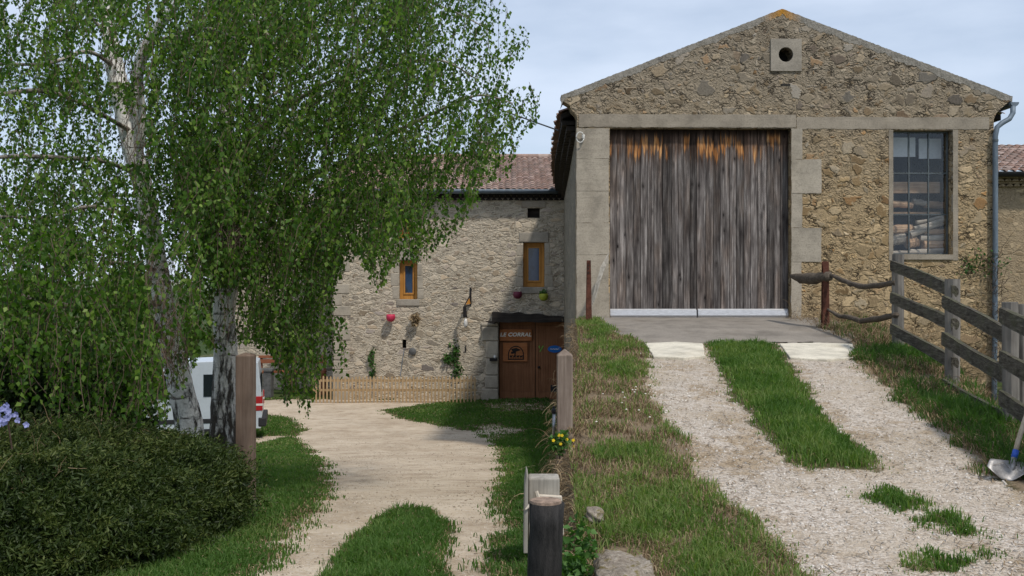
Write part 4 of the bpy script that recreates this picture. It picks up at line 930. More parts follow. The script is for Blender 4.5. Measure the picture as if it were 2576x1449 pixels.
# log and crooked branch rails between posts
def rail(name, pts, rads, mat, lab, cat, grp=None, n_=10):
    P = []; Rr = []
    for i in range(len(pts)-1):
        for k in range(4):
            t = k/4; P.append(W(*pts[i])*(1-t)+W(*pts[i+1])*t+Vector((0, 0, random.uniform(-.006, .006)))); Rr.append((rads[i]*(1-t)+rads[i+1]*t)*random.uniform(.92, 1.08))
    P.append(W(*pts[-1])); Rr.append(rads[-1])
    w = MB(); w.tube(P, Rr, n_, rough=0.07); return tag(w.build(name, mat, None, smooth=True), lab, cat, grp)
rail('barrier_log', [(1990, 694, 17.9), (2015, 700, 17.6), (2050, 701, 17.2), (2088, 694, 16.9)], [.035, .085, .10, .075], 'branch_wood', 'thick short log wedged between the door jamb and rusty post', 'log')
rail('branch_rail', [(2086, 690, 16.95), (2110, 700, 16.7), (2140, 714, 16.2), (2170, 721, 15.7), (2210, 718, 15.2), (2252, 712, 14.55)], [.03, .038, .042, .045, .045, .04], 'branch_wood', 'upper crooked branch tied between rusty post and log fence', 'branch', 'crooked branch rails')
rail('branch_rail', [(2082, 778, 16.95), (2110, 795, 16.7), (2140, 799, 16.2), (2165, 808, 15.8), (2205, 802, 15.2), (2256, 792, 14.5)], [.02, .034, .04, .042, .045, .04], 'branch_wood', 'lower crooked branch tied between rusty post and log fence', 'branch', 'crooked branch rails')

# ------------------------------------------------------------------ log rail fence on the right edge of the ramp
P1 = (5.66, 14.6); P2 = (5.24, 11.85); P3 = (4.66, 9.3); P4 = (4.22, 7.2)
fence = empty('log_rail_fence', (P2[0], P2[1], float(ramp_z(*P2))), 0, 'mossy half-log rail fence along the right edge of the gravel ramp', 'fence')
def fpost(p, top, hw, lean=0.0):
    z0 = float(ramp_z(*p))-0.9; z1 = E-(top-CY)/F*p[1]; w = MB(); n_ = 9
    P = [Vector((p[0]+lean*(z-z0)+random.uniform(-.006, .006), p[1], z)) for z in np.linspace(z0, z1, n_)]
    w.tube(P, [hw*random.uniform(.96, 1.05) for _ in P], 9, rough=0.05); w.build('post', 'grey_post', fence)
fpost(P1, 640, 0.085); fpost(P2, 702, 0.085); fpost(P3, 760, 0.075, -0.004); fpost((P3[0]+0.13, P3[1]+0.05), 765, 0.05); fpost(P4, 830, 0.09)
def frail(a, b, r, over=0.10):
    A, B = W(*a), W(*b); d = (B-A).normalized(); A = A-d*0.02; n_ = 22; w = MB()
    rs_ = random.random()*6; P = [A+(B-A)*(i/n_)+Vector((0, 0.006*math.sin(i*0.28+rs_), 0.009*math.sin(i*0.21+rs_)+random.uniform(-.0015, .0015))) for i in range(n_+1)]
    ph_ = random.random()*6; Rr = [r*(0.97+0.035*math.sin(i*0.31+ph_)+0.012*math.sin(i*1.1+ph_)) for i in range(n_+1)]; Rr[0] *= 0.9; Rr[-1] *= 0.92
    y_ = Vector((-d.y, d.x, 0)).normalized(); y_ = y_ if y_.y < 0 else -y_; u_ = d.cross(y_); u_ = u_ if u_.z > 0 else -u_      # y_ faces the track
    sh_ = [random.uniform(.93, 1.05) for _ in range(16)]; prof_ = []
    for k in range(12): a_ = -0.12*math.pi+1.24*math.pi*k/11; prof_.append((math.sin(a_), -math.cos(a_), sh_[k]))
    prof_.append((-0.30, 0.82, 1.0)); prof_.append((-0.36, 0.0, sh_[13])); prof_.append((-0.30, -0.82, 1.0)); m_ = len(prof_); vs = []
    for i, p in enumerate(P):
        for fy, fu, k_ in prof_: vs.append(p+y_*(fy*Rr[i]*k_*0.85)+u_*(fu*Rr[i]*k_*(1+0.03*random.uniform(-1, 1))))
    fs = [(i*m_+k, i*m_+(k+1) % m_, (i+1)*m_+(k+1) % m_, (i+1)*m_+k) for i in range(n_) for k in range(m_)]+[tuple(range(m_)), tuple(n_*m_+k for k in range(m_))]
    w.add(vs, fs); w.build('rail', 'rail_wood', fence)
o_ = 0.13
for ya, yb in ((667, 733), (747, 818), (826, 915)): frail((2243, ya, 14.6-o_), (2398, yb, 11.85-o_+0.05), 0.086)
frail((2250, 885, 14.55-o_), (2352, 965, 12.6), 0.075)
for ya, yb in ((757, 848), (852, 948), (968, 1062)): frail((2374, ya, 11.85-2*o_), (2535, yb, 9.3-o_+0.12), 0.083)
for ya, yb in ((790, 905), (897, 1030), (1000, 1150)): frail((2519, ya, 9.3-2*o_), (2740, yb, 7.2-o_), 0.08)

# shovel leaning on the fence
sx, sd = cast(2535, 1212, lambda x, d: interp(d, HT)); sz = float(ramp_z(sx, sd))
sh = empty('shovel', (sx, sd, sz), 0, 'steel shovel with blue collar leaning on the log fence', 'shovel')
s_ = sd/F; S = lambda px, py, dd=0: W(px, py, sd+dd)
w = MB(); cols_ = 9; rows_ = 9
for r_ in range(rows_):
    t = r_/(rows_-1)
    cxp = 2540-8*(1-t)+ (t*6); cyp = 1214-50*t; hwid = 56*(0.55+0.45*min(1, t*2.2)) if t < 0.9 else 54
    for c_ in range(cols_):
        q = -1+2*c_/(cols_-1); dish = (1-q*q)*0.035
        w.v.append(tuple(S(cxp+q*hwid*(1 if q < 0 else 0.95), cyp-4+ (6*q if True else 0)-abs(q)**2*(14*(1-t)), 0.10*t+dish))); w.c.append((.5, .5, .5))
for r_ in range(rows_-1):
    for c_ in range(cols_-1): i = r_*cols_+c_; w.f.append((i, i+1, i+cols_+1, i+cols_)); w.mi.append(0)
bl = w.build('blade', 'steel_blade', sh, smooth=True); sm_ = bl.modifiers.new('thickness', 'SOLIDIFY'); sm_.thickness = 0.004
w = MB(); w.tube([S(2542, 1196, 0.09), S(2548, 1172, 0.11), S(2551, 1150, 0.13)], [0.016, 0.021, 0.02], 10); w.build('socket', 'steel_blade', sh, smooth=True)
w = MB(); w.tube([S(2551, 1152, 0.13), S(2556, 1133, 0.15)], 0.0235, 12); w.build('collar', 'blue_plastic', sh, smooth=True)
w = MB(); w.tube([S(2555, 1135, 0.15), S(2562, 1108, 0.18), S(2580, 1052, 0.25), S(2640, 880, 0.4)], 0.019, 10); w.build('shaft', 'shaft_wood', sh, smooth=True)

# ------------------------------------------------------------------ gate posts and odds by the fork
def square_post(px0, px1, top, d, mat, lab, grp, tip=0.05, sink=0.3, zf=None):
    s_ = d/F; x0, x1 = (px0-CX)*s_, (px1-CX)*s_; wd = x1-x0; xm = (x0+x1)/2; z1 = E-(top-CY)*s_; z0 = (zf if zf is not None else float(ground_z(xm, d)))-sink
    zs = z1-tip; w = MB(); y0, y1 = d, d+wd
    vs = [(x0,y0,z0),(x1,y0,z0),(x1,y1,z0),(x0,y1,z0),(x0,y0,zs),(x1,y0,zs),(x1,y1,zs),(x0,y1,zs),(xm,(y0+y1)/2,z1)]
    w.add(vs, [(0,3,2,1),(0,1,5,4),(1,2,6,5),(2,3,7,6),(3,0,4,7),(4,5,8),(5,6,8),(6,7,8),(7,4,8)])
    return tag(w.build('gate_post', mat, None, bevel=0.008), lab, 'post', grp)
square_post(592, 634, 888, 9.0, 'post_wood_brown', 'brown square gate post in front of the birch trunks', 'square timber gate posts', 0.025)
square_post(1402, 1441, 878, 9.3, 'post_wood', 'grey square gate post with pointed top beside the bank', 'square timber gate posts', 0.06)
# round tarred post
bx, bd = (1372.5-CX)/F*4.9, 4.9; tz = E-(1262-CY)/F*4.9
tp = empty('tarred_post', (bx, bd, float(ground_z(bx, bd))), 0, 'thick black tarred round post with bare cut top, nearest the camera', 'post')
w = MB(); z0 = E-1.95; w.tube([(bx+0.006*math.sin(i), bd, z0+(tz-z0-0.004)*i/8) for i in range(9)], [0.084*random.uniform(.97, 1.03) for _ in range(9)], 22, rough=0.045); w.build('shaft', 'tar_black', tp, smooth=True)
w = MB(); w.lathe((bx, bd, tz-0.004), [(0.079, 0), (0.077, 0.012), (0.055, 0.018), (0.01, 0.014)], 20); w.build('cut_top', 'cut_wood', tp)
# grey concrete-like timber stub and broken board
s6 = 6.1/F; x0, x1 = (1329-CX)*s6, (1408-CX)*s6; zt_ = E-(1203-CY)*s6
st = empty('gate_stub', ((x0+x1)/2, 6.2, float(ground_z(x0, 6.2))), 0, 'grey weathered hollow timber stub standing behind the black post', 'post')
w = MB(); w.box((x0, 6.1, E-1.95), (x1, 6.26, zt_)); w.build('block', 'board_grey', st, bevel=0.012)
w = MB(); w.prism([(x0-0.03, 6.0, E-1.6), (x0-0.006, 6.0, E-1.6), (x0-0.002, 6.0, zt_+0.025), (x0-0.012, 6.0, zt_+0.05), (x0-0.024, 6.0, zt_-0.03)], (0, 0.26, 0)); w.build('side_board', 'board_grey', st, bevel=0.004)
s5 = 5.3/F
w = MB(); pp = [(1346, 1262), (1352, 1246), (1414, 1250), (1419, 1345), (1412, 1352), (1410, 1262)]
w.prism([W(a, b, 6.05) for a, b in pp], (0, 0.047, 0)); w.build('broken_board', 'board_pale', st, bevel=0.004)
w = MB(); w.tube([W(1322, 1282, 5.98), W(1337, 1268, 6.0), W(1356, 1258, 6.045), W(1349, 1236, 6.06)], [.004, .014, .016, .012], 6); w.build('splinter', 'board_pale', st)
# thin metal peg by the post
pk = empty('metal_peg', (W(1393, 1085, 9.6).x, 9.6, float(ground_z(0.4, 9.6))), 0, 'slim grey metal peg with black cap left of the grey gate post', 'peg')
w = MB(); w.tube([W(1393, 1110, 9.6), W(1393, 1040, 9.6)], 0.016, 10); w.build('tube', 'chrome_grey', pk, smooth=True)
w = MB(); w.lathe(W(1393, 1040, 9.6), [(0.02, 0), (0.024, 0.02), (0.024, 0.035), (0.012, 0.05), (0.012, 0.07)], 12); w.build('cap', 'black_plastic', pk)
# rough stones on the bank edge
def rock(c, r3, lab, mat='bank_stone', seed=1, grp=None, cat='stone', boxy=0.0):
    bm = bmesh.new(); bmesh.ops.create_icosphere(bm, subdivisions=4, radius=1.0); rg = random.Random(seed)
    ph = [rg.random()*9 for _ in range(6)]
    for v in bm.verts:
        p = v.co.copy()
        if boxy:
            m_ = max(abs(p.x), abs(p.y), abs(p.z)); p = p*(1-boxy)+p/m_*boxy*0.8
        k = 1+0.10*math.sin(3.1*p.x+ph[0])*math.cos(2.7*p.y+ph[1])+0.06*math.sin(7*p.z+ph[2]+5*p.x)+0.03*math.sin(17*p.x+ph[3])*math.sin(15*p.z+ph[4])+0.02*math.sin(31*p.y+23*p.z)
        v.co = Vector((p.x*r3[0], p.y*r3[1], p.z*r3[2]))*k
    me = bpy.data.meshes.new('stone'); bm.to_mesh(me); bm.free(); me.color_attributes.new('Col', 'FLOAT_COLOR', 'POINT')
    for pl in me.polygons: pl.use_smooth = True
    o = link('bank_stone', me, mat); o.location = c; return tag(o, lab, cat, grp)
rock(W(1566, 1452, 5.3), (0.175, 0.20, 0.12), 'broad flat mossy stone at the near end of the bank', seed=3, grp='stones along the bank', boxy=0.92)
rock(W(1496, 1295, 6.4), (0.06, 0.10, 0.05), 'small pale stone set in the bank above the mossy one', seed=5, grp='stones along the bank', boxy=0.5)
rock(W(1560, 1475, 4.95), (0.14, 0.10, 0.10), 'pale broken stone below the broad mossy stone', seed=8, grp='stones along the bank', boxy=0.5)
rock(W(2345, 972, 12.4), (0.13, 0.1, 0.09), 'grey stone at the foot of the log fence', 'dark_stone', 9, 'stones along the bank')

# ------------------------------------------------------------------ the farmhouse
HY = HOUSE_D; gz_ = E-3.76
house = empty('farmhouse', (W(1100, 0, HY).x, HY, gz_), 0, 'pale rubble stone farmhouse with tiled roof left of the barn', 'house')
HP = lambda px, py, v=0.0: Vector(((px-CX)/F*HY, HY+v, E-(py-CY)/F*HY))
def hrect(px0, py0, px1, py1): a, b = HP(px0, py1), HP(px1, py0); return a.x, a.z, b.x, b.z
def hbox(mb, px0, py0, px1, py1, v0, v1):
    x0, z0, x1, z1 = hrect(px0, py0, px1, py1); mb.box((x0, HY+v0, z0), (x1, HY+v1, z1))
XLh = HP(838, 0).x; XRh = HP(1470, 0).x; zE = HP(0, 494).z
wins = [hrect(1316, 610, 1370, 722), hrect(1004, 655, 1050, 753), hrect(1002, 560, 1037, 600)]
vent = hrect(1327, 523, 1358, 548); door = hrect(1254, 808, 1432, 1008); peep = hrect(1012, 854, 1022, 876)
IT = Matrix.Translation(Vector((0, HY, 0)))
w = MB(); loops = [[(XLh, gz_-0.5), (XRh, gz_-0.5), (XRh, zE), (XLh, zE)]]+[rect(r) for r in wins+[vent, peep]]+[rect((door[0], door[1]-0.2, door[2], door[3]))]
walled(w, loops, 0, 0.55, IT); w.build('wall', 'house_rubble', house)
w = MB(); w.box((XLh, HY+0.553, gz_-0.5), (XLh+0.5, HY+7.5, zE)); w.box((XLh, HY+7.5, gz_-0.5), (XRh, HY+8, zE)); w.build('wall', 'house_rubble', house)
w = MB(); w.box((XLh+0.55, HY+1.2, gz_-0.4), (XRh-0.05, HY+1.25, zE)); w.build('room_screen', 'dark_inside', house)
# window frames, panes, lintels, sills
for k, (r, dep) in enumerate(zip(wins, (0.2, 0.22, 0.2))):
    x0, z0, x1, z1 = r; w = MB(); fw = 0.12; y0, y1 = HY+dep, HY+dep+0.08
    w.box((x0+0.004, y0, z0), (x0+fw, y1, z1)); w.box((x1-fw, y0, z0), (x1-0.004, y1, z1)); w.box((x0+fw, y0+0.002, z0), (x1-fw, y1, z0+fw*1.3)); w.box((x0+fw, y0+0.002, z1-fw), (x1-fw, y1, z1))
    f_ = w.build('window', 'frame_wood', house, bevel=0.01)
    w = MB(); i_ = fw+0.02
    w.box((x0+fw+0.003, y0-0.025, z0+fw*1.3+0.003), (x0+fw+0.06, y0+0.03, z1-fw-0.003)); w.box((x1-fw-0.06, y0-0.025, z0+fw*1.3+0.003), (x1-fw-0.003, y0+0.03, z1-fw-0.003))
    w.box((x0+fw+0.06, y0-0.023, z0+fw*1.3+0.003), (x1-fw-0.06, y0+0.03, z0+fw*1.3+0.06)); w.box((x0+fw+0.06, y0-0.023, z1-fw-0.06), (x1-fw-0.06, y0+0.03, z1-fw-0.003)); w.build('sash', 'frame_wood', f_, bevel=0.006)
    w = MB(); w.box((x0+fw+0.055, y0+0.012, z0+fw*1.3+0.055), (x1-fw-0.055, y0+0.018, z1-fw-0.055)); w.build('pane', 'house_glass', f_)
    w = MB(); w.box((x0-0.14, HY-0.03, z1+0.002), (x1+0.14, HY+0.3, z1+0.34)); w.build('lintel', 'cement_grey', house, bevel=0.03)
    w = MB(); w.box((x0-0.08, HY-0.04, z0-0.22), (x1+0.08, HY+0.25, z0-0.002)); w.build('sill', 'cement_grey', house, bevel=0.02)
    for sx_ in (0, 1):
        w = MB(); zc = z0
        while zc < z1-0.1:
            h_ = random.uniform(.28, .45); h_ = min(h_, z1-zc); ww = random.uniform(.12, .3)
            if sx_: w.box((x1+0.002, HY-0.010, zc+0.008), (x1+ww, HY+0.2, zc+h_-0.008))
            else: w.box((x0-ww, HY-0.010, zc+0.008), (x0-0.002, HY+0.2, zc+h_-0.008))
            zc += h_
        w.build('jamb', 'cement_pale', house, bevel=0.02)
w = MB(); w.box((vent[0], HY+0.25, vent[1]), (vent[2], HY+0.3, vent[3])); w.build('vent', 'dark_beam', house)
w = MB(); hbox(w, 1312, 505, 1372, 521.5, -0.02, 0.2); w.build('lintel', 'cement', house, bevel=0.02)
w = MB(); w.box((peep[0], HY+0.3, peep[1]), (peep[2], HY+0.33, peep[3])); w.build('peephole', 'dark_inside', house)
# quoin stones at the left corner
w = MB(); zc = gz_-0.1; k = 0
while zc < zE-0.3:
    h_ = random.uniform(.3, .42); ww = (0.55, 0.32)[k % 2]*random.uniform(.9, 1.1); w.box((XLh-0.02, HY-0.02, zc+0.01), (XLh+ww, HY+0.4, zc+h_-0.01)); zc += h_; k += 1
w.build('quoin', 'cement_pale', house, bevel=0.025)
# double door with planks, header, jamb
def door_leaf(x0, x1, z0, z1, y, nm):
    w = MB(); n_ = 11; st_ = 0.14
    w.box((x0, y, z0), (x1, y+0.05, z0+0.24)); w.box((x0, y-0.002, z1-0.12), (x1, y+0.05, z1)); w.box((x0, y-0.003, z0+0.242), (x0+0.09, y+0.05, z1-0.122)); w.box((x1-0.09, y-0.003, z0+0.242), (x1, y+0.05, z1-0.122))
    xa, xb = x0+0.093, x1-0.093
    for i in range(n_):
        w.box((xa+(xb-xa)*i/n_+0.006, y+0.006, z0+0.245), (xa+(xb-xa)*(i+1)/n_-0.006, y+0.04, z1-0.125))
    w.box((xa, y+0.025, z0+0.25), (xb, y+0.045, z1-0.13))
    return w.build('door', 'brown_door', house, bevel=0.004)
x0, z0, x1, z1 = door; xm = HP(1347, 0).x; yd = HY+0.22
dL = door_leaf(x0+0.03, xm-0.012, z0+0.03, z1-0.02, yd, 'l'); dR = door_leaf(xm+0.012, x1-0.02, z0+0.03, z1-0.02, yd, 'r')
w = MB(); w.lathe((0, 0, 0), [(0.02, 0), (0.045, 0.02), (0.04, 0.06), (0.01, 0.075)], 12, axis=Matrix.Translation((xm+0.12, yd-0.005, HP(0, 925).z)) @ Matrix.Rotation(R(90), 4, 'X')); w.build('handle', 'iron', dR)
w = MB(); w.box((HP(1386, 0).x, yd-0.02, HP(0, 988).z), (HP(1410, 0).x, yd+0.02, HP(0, 970).z)); w.build('cat_flap', 'black_plastic', dR)
w = MB(); xs_ = np.linspace(HP(1238, 0).x, HP(1425, 0).x, 26); up_, dn_ = [], []
for i, x in enumerate(xs_):
    up_.append((x, HP(0, 786).z+0.022*math.sin(i*0.9)-0.0022*i*i*0.12+0.02*random.random())); dn_.append((x, HP(0, 810).z+0.012*math.sin(i*0.6+1)))
w.prism([Vector((p[0], HY-0.28, p[1])) for p in up_]+[Vector((p[0], HY-0.28, p[1])) for p in reversed(dn_)], (0, 0.5, 0)); w.build('door_header', 'dark_beam', house)
w = MB(); zc = gz_-0.05
while zc < HP(0, 812).z-0.05:
    h_ = min(random.uniform(.35, .6), HP(0, 811).z-zc); ww = random.uniform(.4, .7); w.box((x0-ww, HY-0.07, zc+0.004), (x0-0.005, HY+0.3, zc+h_-0.004)); zc += h_
w.build('door_jamb', 'cement_pale', house, bevel=0.04)
# eave: genoise corbel tiles, gutter
w = MB(); nE = int((XRh-XLh+0.5)/0.19)
for row in range(2):
    for i in range(nE):
        xc = XLh-0.3+0.19*(i+0.5*row); zc = zE-0.13+row*0.12; ya = HY-0.07-0.10*row
        pr = [Vector((xc+0.085*math.cos(a), ya, zc+0.075*math.sin(a))) for a in np.linspace(0, math.pi, 6)]
        w.prism(pr, (0, 0.5, 0))
    w.box((XLh-0.35, HY-0.09-0.10*row, zE-0.13+row*0.12+0.078), (XRh, HY+0.4, zE-0.13+row*0.12+0.118))
w.build('eave_corbel', 'roof_under', house)
w = MB(); gzz = HP(0, 484).z*1.0; prof = [(0.12*math.cos(a), 0.13*math.sin(a)) for a in np.linspace(math.pi, 2*math.pi, 9)]
yg = HY-0.36
w.add([(x, yg+p[0], zE+0.19+p[1]) for x in (XLh-0.5, XRh) for p in prof], [(i, i+1, 9+i+1, 9+i) for i in range(8)]); go = w.build('gutter', 'zinc', house, smooth=True); so = go.modifiers.new('thickness', 'SOLIDIFY'); so.thickness = 0.012
pitch = 0.30; upv = np.array([0, 1, pitch]); upv = upv/np.linalg.norm(upv); Lr = 6.6
P00 = np.array([XLh-0.55, HY-0.30, zE+0.17])
tile_field(P00, np.array([1.0, 0, 0]), upv, XRh-XLh+0.6, Lr, 0.21, 0.34, 'roof_tile', 'roof', house, 0.06, None, 9)
w = MB(); q = Vector(P00)+Vector((0, 0.05, -0.04)); a_ = Vector((XRh-XLh+0.6, 0, 0)); u_ = Vector(upv)*(Lr-0.05); w.prism([q, q+a_, q+a_+u_, q+u_], (0, 0, -0.08)); w.build('roof_deck', 'roof_under', house)
rt = Vector(P00)+Vector(upv)*Lr
w = MB()
for i in range(int((XRh-XLh+0.6)/0.4)):
    w.tube([(rt.x+0.4*i, rt.y, rt.z+0.04), (rt.x+0.4*i+0.43, rt.y, rt.z+0.06)], [0.13, 0.11], 10); w.col = (random.random(),)*3
w.build('ridge', 'roof_tile', house)
w = MB(); q2 = rt; w.prism([rt+Vector((0, 0, -0.03)), rt+Vector((XRh-XLh+0.6, 0, -0.03)), rt+Vector((XRh-XLh+0.6, 4, -1.3)), rt+Vector((0, 4, -1.3))], (0, 0, -0.1)); w.build('roof_back', 'roof_tile', house)
# chimney: stone stack, flue pipe and cowl, zinc flashing
cd = HY+2.4; cxm = (1229-CX)/F*cd; zc0 = E-(455-CY)/F*cd; zc1 = E-(362-CY)/F*cd
ch = MB(); ch.box((cxm-0.21, cd-0.2, zc0-0.4), (cxm+0.21, cd+0.2, zc1)); ch = ch.build('chimney', 'house_rubble', house)
w = MB(); w.box((cxm-0.27, cd-0.26, zc1+0.002), (cxm+0.27, cd+0.26, zc1+0.08)); w.build('chimney_cap', 'cement_grey', ch, bevel=0.01)
w = MB(); w.lathe((cxm-0.02, cd, zc1+0.082), [(0.10, 0), (0.10, 0.32), (0.16, 0.33), (0.16, 0.42), (0.05, 0.55)], 14); w.build('flue', 'chrome_grey', ch, smooth=False)
w = MB(); zf = E-(470-CY)/F*(HY+1.7); w.prism([(cxm-0.28, HY+1.55, zf-0.2), (cxm+0.34, HY+1.5, zf-0.22), (cxm+0.1, HY+1.85, zf+0.18), (cxm-0.1, HY+1.85, zf+0.18)], (0, 0.03, 0.03)); w.build('flashing', 'white_sheet', ch)
# set-back wing on the left
WY = 37.0
wing = empty('house_wing', (W(690, 0, WY).x, WY, gz_), 0, 'set-back stone wing of the farmhouse half hidden behind the birch', 'house')
w = MB(); x0w, x1w = W(585, 0, WY).x, XLh+0.2; w.box((x0w, WY, gz_-0.5), (x1w, WY+0.5, E-(560-CY)/F*WY)); w.build('wall', 'house_rubble', wing)
zw = E-(560-CY)/F*WY
tile_field(np.array([x0w-0.3, WY-0.35, zw+0.02]), np.array([1.0, 0, 0]), upv, x1w-x0w+0.3, 5.0, 0.21, 0.34, 'roof_tile', 'roof', wing, 0.06, None, 19)
w = MB(); w.box((x0w+0.002, WY+0.503, gz_-0.5), (x0w+0.4, WY+5, zw)); w.build('side_wall', 'house_rubble', wing)

# signs and marks on the brown door
def flat(mb, pts, y): mb.add([Vector((p[0], y, p[1])) for p in pts], [tuple(range(len(pts)))])
sg = empty('name_sign', HP(1297, 857, 0.1), 0, 'brown wooden board reading LE CORRAL on the left door leaf', 'sign')
w = MB(); hbox(w, 1257, 829, 1338, 858, 0.13, 0.19); w.build('board', 'sign_wood', sg, bevel=0.008)
def text(body, name, loc, size, mat, parent, shear=0.0, offset=0.0, xs=1.0, ext=0.004):
    cu = bpy.data.curves.new(name, 'FONT'); cu.body = body; cu.size = size; cu.align_x = 'CENTER'; cu.align_y = 'CENTER'; cu.shear = shear; cu.offset = offset; cu.extrude = ext; cu.space_character = 1.05
    o = bpy.data.objects.new(name, cu); dg = bpy.context.evaluated_depsgraph_get(); COL.objects.link(o); bpy.context.view_layer.update()
    me = bpy.data.meshes.new_from_object(o.evaluated_get(bpy.context.evaluated_depsgraph_get())); bpy.data.objects.remove(o)
    me.materials.clear(); T = Matrix.Translation(Vector(loc)) @ Matrix.Rotation(R(90), 4, 'X') @ Matrix.Diagonal((xs, 1, 1, 1))
    me.transform(ROOTMAT[parent].inverted() @ T); return link(name, me, mat, parent)
tz_ = HP(1297, 842.5, 0.115)
lt = text('LE CORRAL', 'lettering', tz_, 0.175, 'white_paint', sg, 0.22, 0.006, 1.12)
# little serifs so the capitals read as slab letters
pl = empty('emblem_plaque', HP(1297, 910, 0.1), 0, 'square wooden plaque with black arched tree and animals emblem under the name board', 'sign')
w = MB(); hbox(w, 1265, 863, 1327, 910, 0.15, 0.19); w.build('board', 'sign_wood', pl, bevel=0.006)
yb = HY+0.145
w = MB(); c0 = HP(1298, 893); rx, rz = 0.27, 0.30
ring = [(c0.x+rx*math.cos(a), c0.z+rz*math.sin(a)) for a in np.linspace(0, math.pi, 21)]; rin = [(c0.x+(rx-0.035)*math.cos(a), c0.z+(rz-0.035)*math.sin(a)) for a in np.linspace(0, math.pi, 21)]
for i in range(20): flat(w, [ring[i], ring[i+1], rin[i+1], rin[i]], yb)
flat(w, [(c0.x-rx, c0.z-0.14), (c0.x-rx+0.035, c0.z-0.14), (c0.x-rx+0.035, c0.z-0.001), (c0.x-rx, c0.z-0.001)], yb); flat(w, [(c0.x+rx-0.035, c0.z-0.14), (c0.x+rx, c0.z-0.14), (c0.x+rx, c0.z-0.001), (c0.x+rx-0.035, c0.z-0.001)], yb)
flat(w, [(c0.x-rx, c0.z-0.175), (c0.x+rx, c0.z-0.175), (c0.x+rx, c0.z-0.142), (c0.x-rx, c0.z-0.142)], yb)
blob = lambda cx, cz, a, b, ph, n_=14: [(cx+a*(1+0.16*math.sin(3*t+ph))*math.cos(t), cz+b*(1+0.2*math.cos(4*t+ph))*math.sin(t)) for t in np.linspace(0, 2*math.pi, n_, endpoint=False)]
flat(w, blob(c0.x-0.02, c0.z+0.16, 0.15, 0.06, 1), yb); flat(w, blob(c0.x-0.10, c0.z+0.07, 0.08, 0.04, 2), yb)
flat(w, [(c0.x-0.06, c0.z-0.02), (c0.x-0.02, c0.z-0.02), (c0.x+0.01, c0.z+0.14), (c0.x-0.02, c0.z+0.14)], yb-0.001)
for i in range(4):
    ax = c0.x-0.17+0.115*i; az = c0.z-0.055
    flat(w, blob(ax, az, 0.045, 0.03, i), yb-0.0015); flat(w, blob(ax+0.045, az+0.02, 0.018, 0.018, i), yb-0.002)
    for lx in (-0.03, 0.025): flat(w, [(ax+lx, az-0.085), (ax+lx+0.014, az-0.085), (ax+lx+0.014, az), (ax+lx, az)], yb-0.0025)
w.build('emblem', 'logo_black', pl, normals=False)
ob = empty('oval_sign', HP(1396, 879, 0.2), 0, 'blue oval plate on the right door leaf', 'sign')
cc = HP(1396, 879); w = MB(); w.prism([Vector((cc.x+0.235*math.cos(a), HY+0.185, cc.z+0.12*math.sin(a))) for a in np.linspace(0, 2*math.pi, 28, endpoint=False)], (0, 0.025, 0)); w.build('plate', 'sign_blue', ob)
w = MB(); w.tube([(cc.x-0.15+0.03*i, HY+0.183, cc.z+0.012*math.sin(i*2.2)) for i in range(11)], 0.011, 5); w.build('scribble', 'white_paint', ob)
gs = MB(); c1 = HP(1362, 877)
gs.prism([Vector((c1.x+a, HY+0.2, c1.z+b)) for a, b in ((-0.07, -0.12), (-0.03, -0.12), (0.09, 0.08), (0.05, 0.09))], (0, 0.012, 0)); gs.prism([Vector((c1.x+a, HY+0.2, c1.z+b)) for a, b in ((-0.10, 0.05), (-0.05, 0.11), (-0.03, 0.02), (-0.06, -0.02))], (0, 0.012, 0))
tag(gs.build('green_sticker', 'logo_green'), 'small green leaf-like sticker left of the blue oval plate', 'sticker')
# wall lamp over the jamb, bracket lantern
def arm_lamp():
    e = empty('bracket_lamp', HP(1178, 780), 0, 'black wrought iron bracket with hanging lamp on the farmhouse wall', 'lamp')
    w = MB(); a, b, c, d_ = HP(1184, 727, -0.02), HP(1184, 768, -0.02), HP(1184, 735, -0.05), HP(1170, 772, -0.42)
    w.box((a.x-0.03, HY-0.03, b.z), (a.x+0.03, HY-0.002, a.z+0.05)); w.tube([HP(1184, 740, -0.03), HP(1170, 768, -0.45)], 0.018, 6); w.tube([HP(1183, 768, -0.03), HP(1170, 770, -0.45)], 0.018, 6); w.build('bracket', 'iron', e)
    w = MB(); w.prism([HP(1180, 750, -0.06), HP(1183, 764, -0.06), HP(1173, 766, -0.3)], (0.01, 0, 0.0)); w.build('shade_panel', 'frame_wood', e)
    w = MB(); w.tube([HP(1170, 770, -0.45), HP(1172, 798, -0.45)], [0.05, 0.07], 8); w.build('chain', 'iron', e)
    w = MB(); w.lathe(HP(1173, 812, -0.45), [(0.03, -0.14), (0.07, -0.06), (0.06, 0.06), (0.04, 0.16)], 10); w.build('bulb', 'lamp_white', e, smooth=True)
arm_lamp()
e = empty('wall_lamp', HP(1236, 810), 0, 'small dark disc lamp on the wall left of the door header', 'lamp')
w = MB(); w.tube([HP(1246, 808, 0.05), HP(1240, 807, -0.25)], 0.02, 6); w.build('arm', 'iron', e)
w = MB(); w.lathe(HP(1235, 810, -0.3), [(0.02, 0.05), (0.17, 0.0), (0.16, -0.02), (0.03, -0.03)], 16, axis=Matrix.Translation(HP(1235, 810, -0.3)) @ Matrix.Rotation(R(14), 4, 'Y')); w.build('shade', 'iron', e)
e = empty('letter_tray', HP(1241, 903), 0, 'small black metal holder fixed to the pale door jamb', 'holder')
w = MB(); hbox(w, 1232, 900, 1251, 907, -0.25, -0.071); w.build('tray', 'iron', e)
w = MB(); w.lathe(HP(1245, 899, -0.16), [(0.03, -0.02), (0.05, 0.03), (0.04, 0.08)], 10); w.build('knob', 'lamp_white', e)
